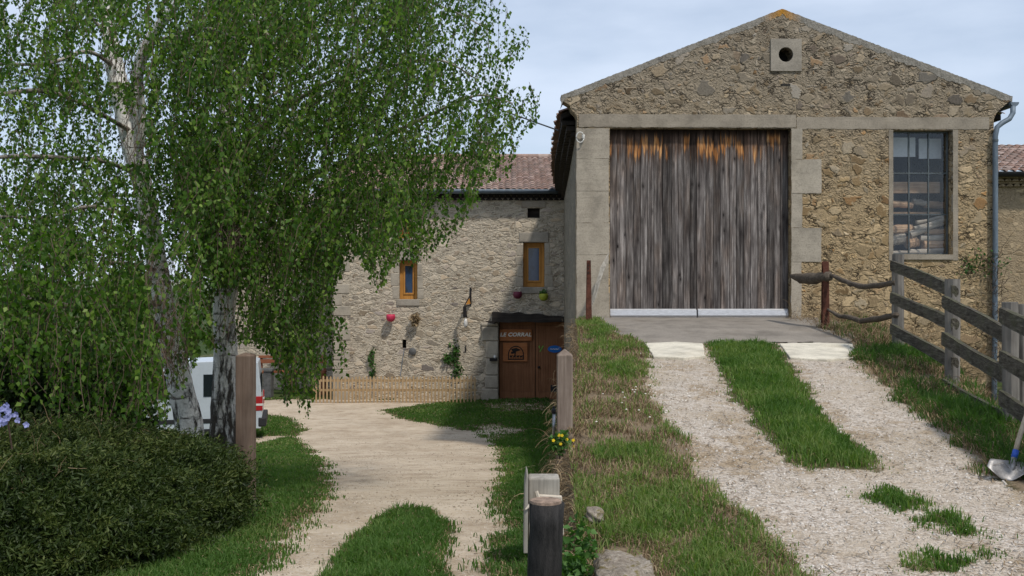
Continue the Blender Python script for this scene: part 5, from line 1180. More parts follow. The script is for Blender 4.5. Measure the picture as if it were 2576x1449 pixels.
w = MB(); w.tube([HP(1172, 868, -0.03), HP(1172, 884, -0.03)], 0.02, 6); tag(w.build('iron_pin', 'iron'), 'short dark iron pin in the wall below the bracket lamp', 'pin')
w = MB(); w.tube([HP(1018, 876, -0.02), HP(1013, 905, -0.03), HP(1010, 930, -0.03), HP(1006, 950, -0.05)], 0.014, 6); tag(w.build('wall_cable', 'chrome_grey'), 'thin grey cable running down from the small wall opening', 'cable')
w = MB(); w.lathe((0, 0, 0), [(0.10, 0), (0.13, 0.03), (0.12, 0.07), (0.03, 0.10)], 12, axis=Matrix.Translation(HP(1038, 884, -0.001)) @ Matrix.Rotation(R(90), 4, 'X')); tag(w.build('wall_hole', 'dark_stone'), 'dark lump standing in for a round boss right of the small wall opening', 'hole')  # dark lump stands for the shade in a small round opening
# hanging pots
def leafclump(name, c, rad, n_, size, mat, parent=None, flat_=1.0, col=(0.2, 0.9), down=0.0):
    P = rng.normal(size=(n_, 3)); P = P/np.linalg.norm(P, axis=1)[:, None]*(rng.random(n_)**0.4)[:, None]*np.array(rad)
    return leafmesh(name, P+np.array(c), size, rng.uniform(col[0], col[1], n_), mat, parent, down)
def leafmesh(name, P, size, colr, mat, parent=None, down=0.5, aspect=0.75, outward=None):
    n_ = len(P); ax = rng.normal(size=(n_, 3)); ax[:, 2] -= down*2.2; ax /= np.linalg.norm(ax, axis=1)[:, None]
    if outward is not None: ax = ax*0.6+outward; ax /= np.linalg.norm(ax, axis=1)[:, None]
    t = rng.normal(size=(n_, 3)); sdv = np.cross(ax, t); sdv /= np.linalg.norm(sdv, axis=1)[:, None]; nr = np.cross(ax, sdv)
    L = (size*(0.65+0.6*rng.random(n_)))[:, None] if np.isscalar(size) else (size*(0.7+0.5*rng.random(n_)))[:, None]
    Wd = L*aspect/2
    v0 = P; v1 = P+ax*L*0.38-sdv*Wd+nr*L*0.10; v2 = P+ax*L; v3 = P+ax*L*0.38+sdv*Wd+nr*L*0.10
    V = np.stack([v0, v1, v2, v3], 1).reshape(-1, 3); b = np.arange(n_)[:, None]*4
    T = np.concatenate([b+np.array([[0, 2, 1]]), b+np.array([[0, 3, 2]])])
    return npmesh(name, V, None, T, np.repeat(colr, 4), mat, parent)
def pot(px, py, mat, lab, plant=0, col=(0.2, 0.9)):
    c = HP(px, py, -0.22); e = empty('wall_pot', c+Vector((0, 0, -0.14)), 0, lab, 'plant pot', 'pots hung on the farmhouse wall')
    w = MB(); w.lathe(c, [(0.05, -0.14), (0.12, -0.10), (0.155, -0.02), (0.15, 0.06), (0.135, 0.10), (0.12, 0.06), (0.02, 0.05)], 18); w.build('pot', mat, e, smooth=True)
    w = MB(); w.tube([c+Vector((0, 0.22, 0.05)), c+Vector((0, 0.13, 0.05))], 0.012, 6); w.build('hook', 'iron', e)
    if plant: leafclump('plant', c+Vector((0, 0, 0.12)), (0.13, 0.12, 0.1), plant, 0.08, 'plant_leaf' if plant < 200 else 'dry_blade', e, col=col)
pot(985, 798, 'pot_pink', 'round bright pink wall pot under the left window'); pot(1302, 741, 'pot_purple', 'dark purple wall pot below the right window'); pot(1367, 746, 'pot_lime', 'lime green wall pot beside the dark purple one', 60)
e = empty('dry_wall_plant', HP(1045, 812), 0, 'dried straw coloured plant hanging on the wall right of the pink pot', 'plant')
leafclump('foliage', HP(1045, 802, -0.18), (0.15, 0.12, 0.2), 260, 0.10, 'dry_blade', e, down=0.3)
w = MB(); w.lathe(HP(1043, 808, -0.16), [(0.05, -0.1), (0.09, 0.0), (0.1, 0.06)], 12); w.build('basket', 'branch_wood', e)
# climbers
for k, (pts, lab) in enumerate((([(940, 948), (937, 920), (934, 895), (938, 878)], 'thin climbing plant on the wall at the left half of the picket fence'), ([(1150, 948), (1148, 915), (1143, 890), (1146, 868), (1125, 905)], 'bushier climbing plant on the wall at the right half of the picket fence'))):
    e = empty('climbing_plant', HP(pts[0][0], 985), 0, lab, 'climber', 'climbers on the farmhouse wall'); P = []
    for a, b in zip(pts[:4], pts[1:4]):
        for i in range((34, 70)[k]): t = rng.random(); P.append(np.array(HP(a[0]*(1-t)+b[0]*t, a[1]*(1-t)+b[1]*t, -0.08))+rng.normal(size=3)*(0.06, 0.10)[k]*np.array([1, 0.5, 1]))
    if k:
        for i in range(50): P.append(np.array(HP(1124+rng.normal()*4, 902+rng.normal()*6, -0.08))+rng.normal(size=3)*0.04)
    leafmesh('leaves', np.array(P), 0.11, rng.uniform(0.0, 0.7, len(P)), 'plant_leaf', e, 0.4)
    w = MB(); w.tube([HP(pts[0][0], 990, -0.08)]+[HP(a, b, -0.06) for a, b in pts[:4]], 0.012, 5); w.build('stem', 'twig', e)
# picket fence
pf = empty('picket_fence', HP(990, 992, -0.9), 0, 'low yellowish wooden picket fence in front of the farmhouse wall', 'fence')
FY = HY-0.9; q = lambda px, py: Vector(((px-CX)/F*FY, FY, E-(py-CY)/F*FY))
xa, xb = q(782, 0).x, q(1199, 0).x; zr1, zr2 = q(0, 957).z, q(0, 981).z; zg0 = float(ground_z(-3.0, FY))
for zz in (zr1, zr2):
    w = MB(); w.box((xa, FY+0.012, zz-0.045), (xb, FY+0.045, zz+0.03)); w.build('rail', 'picket_wood', pf)
npk = 46; zt_ = q(0, 946).z; pk0 = None
for i in range(npk):
    x = xa+(xb-xa)*(i+0.5)/npk
    if pk0 is None:
        w = MB(); w.prism([(x-0.026, FY-0.012, zg0-0.02), (x+0.026, FY-0.012, zg0-0.02), (x+0.026, FY-0.012, zt_-0.03), (x, FY-0.012, zt_), (x-0.026, FY-0.012, zt_-0.03)], (0, 0.022, 0)); pk0 = w.build('picket', 'picket_wood', pf); xk = x
    else:
        c = pk0.copy(); COL.objects.link(c); c.parent = pf; c.location = (x-xk, 0, random.uniform(-.03, .02)); c.rotation_euler = (0, 0, 0)
# bench and planter by the wing
e = empty('garden_bench', W(735, 965, 35.4), 0, 'red brown slatted bench against the wing wall under the birch', 'bench')
q = lambda px, py, dd=0.0: W(px, py, 35.4+dd)
for y0, y1 in ((894, 901), (904, 914)):
    w = MB(); a, b = q(650, y1), q(822, y0); w.box((a.x, 35.4, a.z), (b.x, 35.45, b.z)); w.build('backrest', 'bench_wood', e, bevel=0.008)
w = MB(); a = q(650, 936); b = q(822, 932); w.box((a.x, 34.95, a.z), (b.x, 35.38, b.z+0.02)); w.build('seat', 'bench_wood', e, bevel=0.008)
for px in (656, 738, 816):
    w = MB(); a = q(px, 0); w.box((a.x-0.04, 35.46, float(ground_z(a.x, 35.4))), (a.x+0.04, 35.53, q(0, 895).z)); w.box((a.x-0.04, 35.0, float(ground_z(a.x, 35.4))), (a.x+0.04, 35.08, q(0, 936).z-0.004)); w.build('leg', 'bench_wood', e)
e = empty('stone_trough', W(658, 958, 34.2), 0, 'dark grey stone trough standing below the bench', 'trough')
a, b = W(640, 958, 34.2), W(682, 928, 34.2); w = MB(); w.box((a.x, 34.2, float(ground_z(a.x, 34.2))-0.02), (b.x, 34.6, b.z-0.1)); w.build('basin', 'dark_stone', e, bevel=0.03)
w = MB(); w.box((a.x-0.04, 34.16, b.z-0.098), (b.x+0.04, 34.64, b.z)); w.build('rim', 'dark_stone', e, bevel=0.02)

# ------------------------------------------------------------------ annex on the far right
AD = 27.0
ax = empty('annex_building', W(2600, 0, AD), 0, 'plain ochre annex with tiled roof beyond the barn downpipe', 'building'); ax.location.z = E-2.6; ROOTMAT[ax] = Matrix.Translation(ax.location)
xa = W(2480, 0, AD).x; xb = xa+7; za = W(0, 470, AD).z
w = MB(); w.box((xa, AD, E-3.2), (xb, AD+4, za)); w.build('wall', 'annex_rubble', ax)
w = MB()
for row in range(2):
    for i in range(36):
        xc = xa+0.2*(i+0.5*row); zc = za+row*0.13; pr = [Vector((xc+0.09*math.cos(a), AD-0.10-0.12*row, zc+0.075*math.sin(a))) for a in np.linspace(0, math.pi, 6)]; w.prism(pr, (0, 0.3, 0))
    w.box((xa, AD-0.12-0.12*row, za+row*0.13+0.078), (xb, AD+0.3, za+row*0.13+0.128))
w.build('eave_corbel', 'annex_rubble', ax)
w = MB(); w.add([(x, AD-0.4+p[0], za+0.36+p[1]) for x in (xa, xb) for p in prof], [(i, i+1, 9+i+1, 9+i) for i in range(8)]); w.build('gutter', 'black_plastic', ax)
tile_field(np.array([xa-0.1, AD-0.36, za+0.34]), np.array([1.0, 0, 0]), upv, 7.2, 4.6, 0.24, 0.36, 'roof_tile', 'roof', ax, 0.07, None, 29)
w = MB(); a, b = W(2562, 996, AD), W(2640, 938, AD); w.box((a.x, AD-0.03, a.z), (b.x, AD+0.05, b.z)); wf = w.build('window', 'bench_wood', ax)
w = MB(); w.box((a.x+0.08, AD-0.036, a.z+0.08), (b.x-0.08, AD-0.031, b.z-0.12)); w.build('pane', 'house_glass', wf)
w = MB(); a = W(2541, 606, AD-2); w.box((a.x, AD-0.2, W(0, 760, AD).z), (a.x+0.08, AD-0.1, W(0, 606, AD).z)); w.build('shutter_edge', 'dark_beam', ax)
# bare creeper on the downpipe
P0 = [np.array(BW(UZ(2497+rng.normal()*9, 660+330*rng.random())[0], -0.12-0.1*rng.random(), UZ(2497, 650+360*rng.random())[1])) for i in range(230)]
cr = empty('creeper', BW(UZ(2497, 1000)[0], -0.15, E-2.3), 0, 'tangled bare creeper with few leaves climbing the barn downpipe', 'climber')
o = stems('stems', P0, 0.55, 'twig', 0.7, 0.006, None, 7, 1.0, 0.5); o.parent = cr; o.matrix_parent_inverse = ROOTMAT[cr].inverted()
PP = np.array([np.array(BW(UZ(2490+rng.normal()*22, 700)[0], -0.08, UZ(2490, 665+rng.normal()*18)[1])) for i in range(90)]+[np.array(BW(UZ(2440+rng.normal()*18, 700)[0], -0.05, UZ(2440, 668+rng.normal()*14)[1])) for i in range(70)])
leafmesh('leaves', PP, 0.06, rng.uniform(0.0, 0.6, len(PP)), 'plant_leaf', cr, 0.3)
P0 = [np.array(BW(UZ(2020+440*rng.random(), 700)[0], -0.05-0.12*rng.random(), UZ(2200, 840+120*rng.random())[1])) for i in range(300)]
tag(stems('dry_weeds', P0, 0.6, 'dry_blade', 0.5, 0.005, None, 7, 0.9, 0.8), kind='stuff')

# ------------------------------------------------------------------ birch trees
def smooth_path(pts, n_=6):
    P = [np.array(p, float) for p in pts]; out = []
    for i in range(len(P)-1):
        p0, p1, p2, p3 = P[max(i-1, 0)], P[i], P[i+1], P[min(i+2, len(P)-1)]
        for k in range(n_):
            t = k/n_; out.append(0.5*((2*p1)+(-p0+p2)*t+(2*p0-5*p1+4*p2-p3)*t*t+(-p0+3*p1-3*p2+p3)*t**3))
    out.append(P[-1]); return out
def limb(name, pts, mat, parent, colf=None, n_=12, rough=0.05):
    """pts: (px, py, d, radius px)"""
    A = smooth_path([(*W(p[0], p[1], p[2]), p[3]/F*p[2]) for p in pts]); w = MB(); L = len(A)
    w.tube([Vector(a[:3]) for a in A], [max(a[3], 0.003) for a in A], n_, rough=rough, cols=[((i/(L-1)) if colf is None else colf(i/(L-1)),)*3 for i in range(L)])
    return w.build(name, mat, parent, smooth=True)
T1, T2 = 12.4, 12.9
bl_ = empty('birch_tree', (W(480, 0, T1).x, T1, float(ground_z(W(480, 0, T1).x, T1))), 0, 'weeping birch with forked white trunk above the hedge, the more leaning left one', 'tree', 'birches beside the track')
br_ = empty('birch_tree', (W(566, 0, T2).x, T2, float(ground_z(W(566, 0, T2).x, T2))), 0, 'weeping birch with straighter trunk and dark fissured base, right behind the brown gate post', 'tree', 'birches beside the track')
limb('trunk', [(492, 1240, T1, 40), (478, 1090, T1, 35), (452, 960, T1, 31), (428, 850, T1, 28), (405, 720, T1, 26), (384, 600, T1, 25), (362, 480, T1, 24), (335, 380, T1, 24), (308, 260, T1, 23), (288, 160, T1, 22), (272, 60, T1, 17), (260, -60, T1, 13), (250, -300, T1, 6)], 'birch_bark', bl_, lambda t: 0.20+t*0.85, 16)
limb('branch', [(345, 395, T1, 14), (352, 300, T1-.1, 16), (346, 190, T1-.2, 15), (372, 110, T1-.3, 14), (415, 45, T1-.4, 12), (460, -20, T1-.5, 10), (520, -200, T1-.6, 5)], 'birch_bark', bl_, lambda t: 0.75)
limb('trunk', [(556, 1290, T2, 42), (562, 1150, T2, 38), (566, 1000, T2, 33), (568, 880, T2, 29), (563, 780, T2, 27), (574, 660, T2, 23), (580, 520, T2, 21), (572, 380, T2, 19), (566, 240, T2, 16), (556, 100, T2, 13), (545, -60, T2, 10), (540, -320, T2, 5)], 'birch_bark', br_, lambda t: 0.02+t*1.05, 16)
limb('branch', [(575, 800, T2, 14), (592, 690, T2-.1, 13), (600, 590, T2-.2, 11), (640, 460, T2-.4, 9), (720, 330, T2-.6, 7), (800, 250, T2-.8, 5), (900, 200, T2-1, 3)], 'birch_bark', br_, lambda t: 0.7)
BR = [ # explicit boughs seen in the photograph
 (bl_, [(412, 760, T1, 13), (330, 770, T1-.8, 12), (240, 772, T1-1.4, 11), (130, 765, T1-2, 11), (60, 745, T1-2.3, 10), (-20, 715, T1-2.6, 9), (-120, 640, T1-3, 6)]),
 (bl_, [(330, 330, T1, 9), (250, 285, T1-.8, 8), (170, 245, T1-1.3, 8), (90, 228, T1-1.6, 8), (0, 238, T1-2, 7), (-100, 260, T1-2.4, 4)]),
 (bl_, [(350, 440, T1, 9), (260, 405, T1-.8, 8), (170, 398, T1-1.3, 8), (60, 393, T1-1.8, 8), (-40, 398, T1-2.2, 6)]),
 (bl_, [(372, 560, T1, 8), (240, 520, T1-1, 7), (120, 545, T1-1.6, 5), (0, 545, T1-2.2, 4)]),
 (bl_, [(395, 680, T1, 8), (330, 665, T1-.9, 7), (260, 662, T1-1.4, 6), (180, 700, T1-1.9, 4)]),
 (bl_, [(430, 880, T1, 8), (380, 800, T1-1, 7), (350, 830, T1-1.5, 6), (300, 860, T1-2.1, 4)]),
 (bl_, [(362, 130, T1-.3, 8), (400, 100, T1-.8, 7), (470, 90, T1-1.2, 6), (530, 72, T1-1.6, 5), (620, 110, T1-2, 3)]),
 (bl_, [(290, 170, T1, 8), (220, 130, T1-.6, 7), (120, 160, T1-1.2, 6), (0, 160, T1-1.8, 4)]),
 (bl_, [(280, 100, T1, 7), (200, 20, T1-.3, 6), (80, -30, T1-1, 4)]),
 (br_, [(572, 420, T2, 10), (680, 300, T2-.3, 9), (820, 210, T2-.8, 7), (960, 170, T2-1.2, 6), (1100, 150, T2-1.5, 4), (1200, 200, T2-1.6, 2)]),
 (br_, [(580, 560, T2, 11), (700, 480, T2-.2, 10), (840, 420, T2-.4, 9), (960, 350, T2-.7, 7), (1080, 290, T2-1, 6), (1200, 240, T2-1.3, 4), (1290, 260, T2-1.4, 2)]),
 (br_, [(578, 640, T2, 8), (660, 590, T2-.5, 7), (760, 560, T2-.9, 6), (880, 520, T2-1.3, 4), (990, 500, T2-1.6, 3)]),
 (br_, [(560, 160, T2, 9), (660, 60, T2-.2, 8), (800, -10, T2-.5, 6), (960, -30, T2-.8, 5), (1120, 20, T2-1, 3), (1240, 80, T2-1.1, 2)]),
 (br_, [(566, 250, T2, 8), (640, 150, T2+.6, 7), (740, 80, T2+1.2, 5), (860, 60, T2+1.8, 3)]),
 (br_, [(572, 480, T2, 8), (520, 400, T2-.8, 7), (470, 330, T2-1.4, 5), (440, 300, T2-2, 3)]),
 (br_, [(575, 600, T2, 8), (680, 540, T2+.8, 6), (800, 520, T2+1.4, 5), (940, 480, T2+2, 3)]),
 (br_, [(570, 330, T2, 8), (700, 230, T2+.8, 6), (880, 150, T2+1.5, 5), (1060, 90, T2+1.9, 3)]),
]
for par, pts in BR: limb('branch', [(a_, b_, c_, r_*0.72) for a_, b_, c_, r_ in pts], 'branch_bark', par, n_=8, rough=0.08)
limb('dead_branch', [(626, 28, T2-2.2, 4.5), (660, 70, T2-2.1, 4), (690, 115, T2-2, 3.5), (708, 142, T2-1.9, 2.5)], 'dead_wood', br_, n_=7)
CROWN = [(-140,-120),(1285,-120),(1278,8),(1322,40),(1328,110),(1285,165),(1275,190),(1305,205),(1345,195),(1364,245),(1352,300),(1318,330),(1312,392),(1268,440),(1222,455),(1200,510),(1140,585),(1095,612),(1060,655),(1030,640),(985,665),(952,722),(930,700),(905,630),(872,655),(842,700),(832,790),(868,800),(868,930),(845,935),(824,890),(805,955),(772,1042),(745,985),(718,1005),(700,945),(688,885),(650,860),(600,850),(590,885),(545,880),(505,840),(500,870),(470,960),(420,1075),(360,1080),(310,1060),(262,1070),(200,1085),(-140,1085)]
CR = np.array(CROWN, float)
# openings where sky or trunk shows through
HOLES = [(120,330,70,60),(60,430,55,45),(300,330,34,150),(470,235,80,55),(800,470,60,40),(860,395,60,50),(420,560,70,50),(1150,330,60,40),(60,90,60,40),(230,130,40,30),(560,860,70,70),(445,900,40,120),(570,720,30,90),(500,640,60,40),(690,640,45,70),(760,700,50,70),(1080,480,40,30),(1020,90,40,30),(1230,120,30,30),(20,690,30,30)]
def crown_density(px, py):
    d_ = fbm(px+50, py+13, 1/95.0)*0.75+fbm(px, py, 1/38.0)*0.45
    v = np.clip((d_-0.42)*4.2, 0.03, 1.0)
    for hx, hy, rx_, ry_ in HOLES: v = v*(1-0.80*np.exp(-(((px-hx)/rx_)**2+((py-hy)/ry_)**2)*0.9))
    v = v*np.where((px < 330) & (py < 640), 1.02, 1.0)
    v = v*np.where((px > 1060) & (py < 480), 0.48, 1.0)*np.where((px > 680) & (px < 1060) & (py > 120) & (py < 460), 0.8, 1.0)*np.where((px > 600) & (px < 850) & (py > 590), 0.5, 1.0)
    v = v*np.clip((sdpoly(px, py+60, CROWN)+10)/90, 0.25, 1.0)
    return v
def strands(n_, box, dmean, dsig, lmax, seed, dens=True, drift=-0.12, leafs=0.055):
    rg = np.random.default_rng(seed); out = []
    px = rg.uniform(box[0], box[2], n_*6); py = rg.uniform(box[1], box[3], n_*6)
    sd = sdpoly(px, py, CROWN)+ (fbm(px, py, 1/30.)-0.5)*26
    ok = (sd > 4) & ((rg.random(n_*6) < crown_density(px, py)) if dens else True); px, py = px[ok][:n_], py[ok][:n_]; n_ = len(px)
    d = np.clip(rg.normal(dmean, dsig, n_), 7.0, 16.0)
    P = np.stack([(px-CX)/F*d, d, E-(py-CY)/F*d], -1); step = 0.027
    dirv = rg.normal(size=(n_, 3))*0.6; dirv[:, 2] = -0.10+rg.normal(size=n_)*0.45; dirv[:, 0] += drift*0.6
    Lm = 0.25+(lmax-0.25)*rg.random(n_)**1.6; alive = np.ones(n_, bool); tw = []; leaves = []; cols = []; sid = rg.random(n_); l = 0.0
    side = rg.random(n_)*6.28; prev = P.copy(); first = P.copy(); twp = [P.copy()]; twa = [alive.copy()]; k = 0
    while alive.any() and l < lmax:
        dirv = dirv+np.array([drift*0.12, 0, -0.135])+rg.normal(size=(n_, 3))*0.13; dirv /= np.linalg.norm(dirv, axis=1)[:, None]
        P = P+dirv*step; l += step; qx = CX+P[:, 0]/P[:, 1]*F; qy = CY-(P[:, 2]-E)/P[:, 1]*F
        if k % 3 == 0: sdv = sdpoly(qx, qy, CROWN)+(fbm(qx, qy, 1/26.)-0.5)*22
        alive = alive & (l < Lm) & (sdv > -2)
        m_ = alive & (rg.random(n_) < 0.93)
        side = side+2.4; off = np.stack([np.cos(side), np.sin(side), np.zeros(n_)], -1)*0.018
        leaves.append((P+off)[m_]); cols.append((sid*0.45+0.55*rg.random(n_)**1.5)[m_]); k += 1
        if k % 4 == 0: twp.append(P.copy()); twa.append(alive.copy())
    L = np.concatenate(leaves); C = np.concatenate(cols)
    # twig ribbons
    TV, TQ = [], []; b = 0
    for a in range(len(twp)-1):
        m_ = twa[a+1]; A, B = twp[a][m_], twp[a+1][m_]
        if not len(A): continue
        wv = np.array([0.0022, 0.0012, 0])
        TV.append(np.stack([A-wv, A+wv, B+wv, B-wv], 1).reshape(-1, 3)); TQ.append(b+np.arange(len(A))[:, None]*4+np.array([[0, 1, 2, 3]])); b += 4*len(A)
    return L, C, np.concatenate(TV), np.concatenate(TQ)
sets = [strands(2650, (-140, -120, 620, 640), 11.6, 1.5, 1.0, 1), strands(3450, (480, -120, 1370, 640), 12.0, 1.5, 1.15, 2, True, -0.3),
        strands(420, (560, 480, 1230, 800), 11.6, 1.2, 2.2, 3, True, -0.22), strands(520, (-140, 560, 520, 860), 8.6, 0.9, 1.0, 4, True, -0.05),
        strands(170, (620, 560, 880, 860), 11.2, 0.9, 2.4, 5, False, -0.1), strands(190, (1000, -120, 1370, 400), 11.6, 1.2, 1.5, 6, False, -0.3)]
sets += [strands(60, (475, 830, 535, 900), 11.2, 0.4, 0.6, 9, False, 0.0), strands(40, (690, 800, 790, 900), 11.0, 0.5, 1.3, 10, False, -0.05), strands(120, (215, 760, 485, 985), 9.6, 0.8, 0.9, 8, False, 0.0), strands(430, (-140, 700, 470, 960), 9.5, 1.0, 1.0, 7, False, 0.0)]
T1P = [(-60,260),(60,272),(160,288),(260,308),(380,335),(480,362),(600,384),(720,405),(850,428),(960,452),(1090,478),(1240,492)]
T2P = [(-60,545),(240,566),(380,572),(520,580),(660,574),(780,563),(880,568),(1000,566),(1150,562)]
def clear_trunks(L, C):
    px = CX+L[:, 0]/L[:, 1]*F; py = CY-(L[:, 2]-E)/L[:, 1]*F
    d1 = np.abs(px-interp(py, T1P)-3); d2 = np.abs(px-interp(py, T2P)); nz_ = (fbm(px, py, 1/24.)-0.5)*26
    v1 = ((py > 140) & (py < 205)) | ((py > 275) & (py < 410)) | (py > 650); v2 = (py > 720) | ((py > 560) & (py < 620))
    d3 = np.abs(px-352); v3 = (py > 90) & (py < 330)
    kill = ((d1+nz_ < 38) & v1 & (rng.random(len(px)) < np.where(py < 420, 0.95, 0.85))) | ((d2+nz_ < 32) & v2 & (rng.random(len(px)) < 0.80)) | ((d3+nz_ < 16) & v3 & (rng.random(len(px)) < 0.8))
    kill &= L[:, 1] < 12.6
    return L[~kill], C[~kill]
def emit(par, which):
    L = []; C = []; TV = []; TQ = []; b = 0
    for (l, c, tv, tq) in sets:
        qx = CX+l[:, 0]/l[:, 1]*F; m_ = (qx < 520) if which == 0 else (qx >= 520); L.append(l[m_]); C.append(c[m_])
        t4 = tv.reshape(-1, 4, 3); qx = CX+t4[:, 0, 0]/t4[:, 0, 1]*F; m_ = (qx < 520) if which == 0 else (qx >= 520); t4 = t4[m_]
        TV.append(t4.reshape(-1, 3))
    L = np.concatenate(L); C = np.concatenate(C); TV = np.concatenate(TV); L, C = clear_trunks(L, C)
    o = leafmesh('crown', L, 0.047, np.clip(C, 0, 1), 'birch_leaf', par, 0.8, 0.78)
    npmesh('twigs', TV, np.arange(len(TV)//4)[:, None]*4+np.array([[0, 1, 2, 3]]), None, np.full(len(TV), .5), 'twig', par)
    return len(L)
nleaf = emit(bl_, 0)+emit(br_, 1); print('birch leaves', nleaf)

# ------------------------------------------------------------------ hedge, shrub, flowers at the left
hc = np.array([-4.0, 7.0])
def hedge_surf(u, v):
    """u around 0..2pi, v 0..1 bottom to top; returns point and outward normal"""
    prof = np.sqrt(np.clip(1-np.clip((v-0.35)/0.65, 0, 1)**2.2, 0, 1)); prof = prof*(0.88+0.12*np.clip(v/0.35, 0, 1))
    rx_, ry_ = 1.90, 1.95; bump_ = 1+0.10*(fbm(u*2.2, v*3+5, 1.6)-0.5)*2+0.05*(fbm(u*6, v*8, 2.0)-0.5)*2
    cu_, su_ = np.cos(u), np.sin(u); x = hc[0]+rx_*prof*np.sign(cu_)*np.abs(cu_)**0.62*bump_; y = hc[1]+ry_*prof*np.sign(su_)*np.abs(su_)**0.62*bump_
    zt = E-1.03-0.14*np.clip((x+2.7)/0.8, 0, 1)+0.30*(fbm(x*2.1+3, y*2.1, 1.0)-0.5); zb = E-1.95
    return np.stack([x, y, zb+(zt-zb)*v], -1)
hg = empty('clipped_hedge', (hc[0], hc[1], E-1.85), 0, 'broad dark clipped conifer hedge filling the near left corner', 'hedge')
uu = np.linspace(0, 2*np.pi, 90, endpoint=False); vv = np.linspace(0, 1, 26); U_, V_ = np.meshgrid(uu, vv); Pc = hedge_surf(U_, V_)
cen = np.array([hc[0], hc[1], E-1.65]); Pin = cen+(Pc-cen)*0.93; idx = np.arange(U_.size).reshape(U_.shape); j2 = np.roll(idx, -1, 1)
Q = np.stack([idx[:-1], j2[:-1], j2[1:], idx[1:]], -1).reshape(-1, 4)
npmesh('core', Pin.reshape(-1, 3), Q, None, np.zeros(U_.size), 'hedge_leaf', hg, True)
n_ = 260000; U_ = rng.random(n_)*2*np.pi; U_ = np.where(rng.random(n_) < 0.65, np.pi*1.5+(rng.random(n_)-0.5)*np.pi*1.15, U_); V_ = rng.random(n_)**0.75
P = hedge_surf(U_, V_); out = P-cen; out /= np.linalg.norm(out, axis=1)[:, None]; P = P-out*(rng.random(n_)**1.5*0.10)[:, None]
clump = fbm(U_*14, V_*20, 1.0); P = P+out*((clump-0.5)*0.22+(rng.random(n_)**6)*0.20)[:, None]; out[:, 2] += 0.35
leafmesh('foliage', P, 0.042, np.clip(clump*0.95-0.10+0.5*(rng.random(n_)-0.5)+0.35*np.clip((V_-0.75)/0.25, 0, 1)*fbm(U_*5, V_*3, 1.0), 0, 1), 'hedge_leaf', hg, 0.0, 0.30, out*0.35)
P0 = []
for i in range(900):
    u = np.array([rng.random()*2*np.pi]); v = np.array([0.80+0.2*rng.random()]); p = hedge_surf(u, v)[0]
    if p[0] > -2.4 and rng.random() < 0.75: continue
    P0.append(p-np.array([0, 0, 0.03]))
o = stems('dead_twigs', P0, 0.20, 'dry_blade', 0.6, 0.0026, None, 4, 1.2, 0.35); o.parent = hg; o.matrix_parent_inverse = ROOTMAT[hg].inverted()
sh_ = empty('dark_shrub', (W(130, 0, 9.2).x, 9.2, float(ground_z(-4, 9.2))), 0, 'dark leafy shrub in shade between the hedge and the birch', 'shrub')
P = []
for cxp, cyp, d, rr, k in ((60, 1010, 9.2, 0.75, 5200), (200, 1000, 9.4, 0.62, 4200), (-60, 950, 9.2, 0.8, 3000), (300, 1060, 9.6, 0.4, 1400)):
    q_ = rng.normal(size=(k, 3)); q_ /= np.linalg.norm(q_, axis=1)[:, None]; q_ *= (rng.random(k)**0.35)[:, None]*rr*np.array([1, .8, .75]); P.append(q_+np.array(W(cxp, cyp, d)))
P = np.concatenate(P); leafmesh('foliage', P, 0.065, np.clip(rng.normal(0.4, 0.25, len(P)), 0, 1), 'shrub_leaf', sh_, 0.4, 0.6)
w = MB()
for cxp in (20, 90, 170, 240): w.tube([W(120, 1300, 9.3), W((120+cxp)/2, 1150, 9.3), W(cxp, 1010, 9.2)], [0.03, 0.022, 0.01], 6)
w.build('stems', 'twig', sh_)
fl = empty('blue_flower', W(20, 1100, 6.5), 0, 'pale violet blue blossom cluster at the left edge above the hedge', 'flower')
P = []
for i in range(16):
    a, b = rng.normal()*18, rng.normal()*17; P.append(W(18+a, 1040+b, 6.5+rng.normal()*0.03))
w = MB()
for p in P:
    for k in range(5):
        an = k*1.256+rng.random(); dv = Vector((math.cos(an)*0.023, -0.012+0.01*rng.random(), math.sin(an)*0.023)); sd_ = Vector((-math.sin(an)*0.011, 0, math.cos(an)*0.011))
        w.add([p, p+dv*0.6+sd_, p+dv, p+dv*0.6-sd_], [(0, 1, 2, 3)])
w.build('blossom', 'petal_blue', fl, normals=False)
w = MB(); w.tube([W(30, 1130, 6.55), W(18, 1045, 6.5)], 0.006, 5); w.build('stem', 'twig', fl)
def small_plant(px, py, d, rad, nleaf_, lab, flowers=None, nf=0, leaf=0.05, tall=0.0):
    c = np.array(W(px, py, d)); e = empty('leafy_plant', c-np.array([0, 0, rad]), 0, lab, 'plant')
    leafclump('leaves', c, (rad, rad*0.8, rad*(1+tall)), nleaf_, leaf, 'plant_leaf', e)
    for i in range(nf):
        w = MB(); p = Vector(c)+Vector((rng.normal()*rad*0.5, -rad*0.7, rng.normal()*rad*0.5+rad*0.3))
        for k in range(5):
            an = k*1.256; dv = Vector((math.cos(an)*0.016, 0, math.sin(an)*0.016)); s2_ = Vector((-math.sin(an)*0.007, 0, math.cos(an)*0.007)); w.add([p, p+dv*0.6+s2_, p+dv, p+dv*0.6-s2_], [(0, 1, 2, 3)])
        w.build('flower', flowers, e, normals=False)
    w = MB(); w.tube([c-np.array([0, 0, rad*1.6]), c], [0.006, 0.004], 5); w.build('stem', 'twig', e)
small_plant(1408, 1112, 8.6, 0.10, 260, 'yellow flowering plant at the foot of the grey gate post', 'petal_yellow', 7, 0.045)
small_plant(1458, 1385, 5.3, 0.085, 170, 'broad leaved green weed between the black post and mossy stone', None, 0, 0.05, 1.3)
small_plant(1440, 1440, 5.0, 0.07, 120, 'low green weed at the foot of the black post', None, 0, 0.05, 0.5)
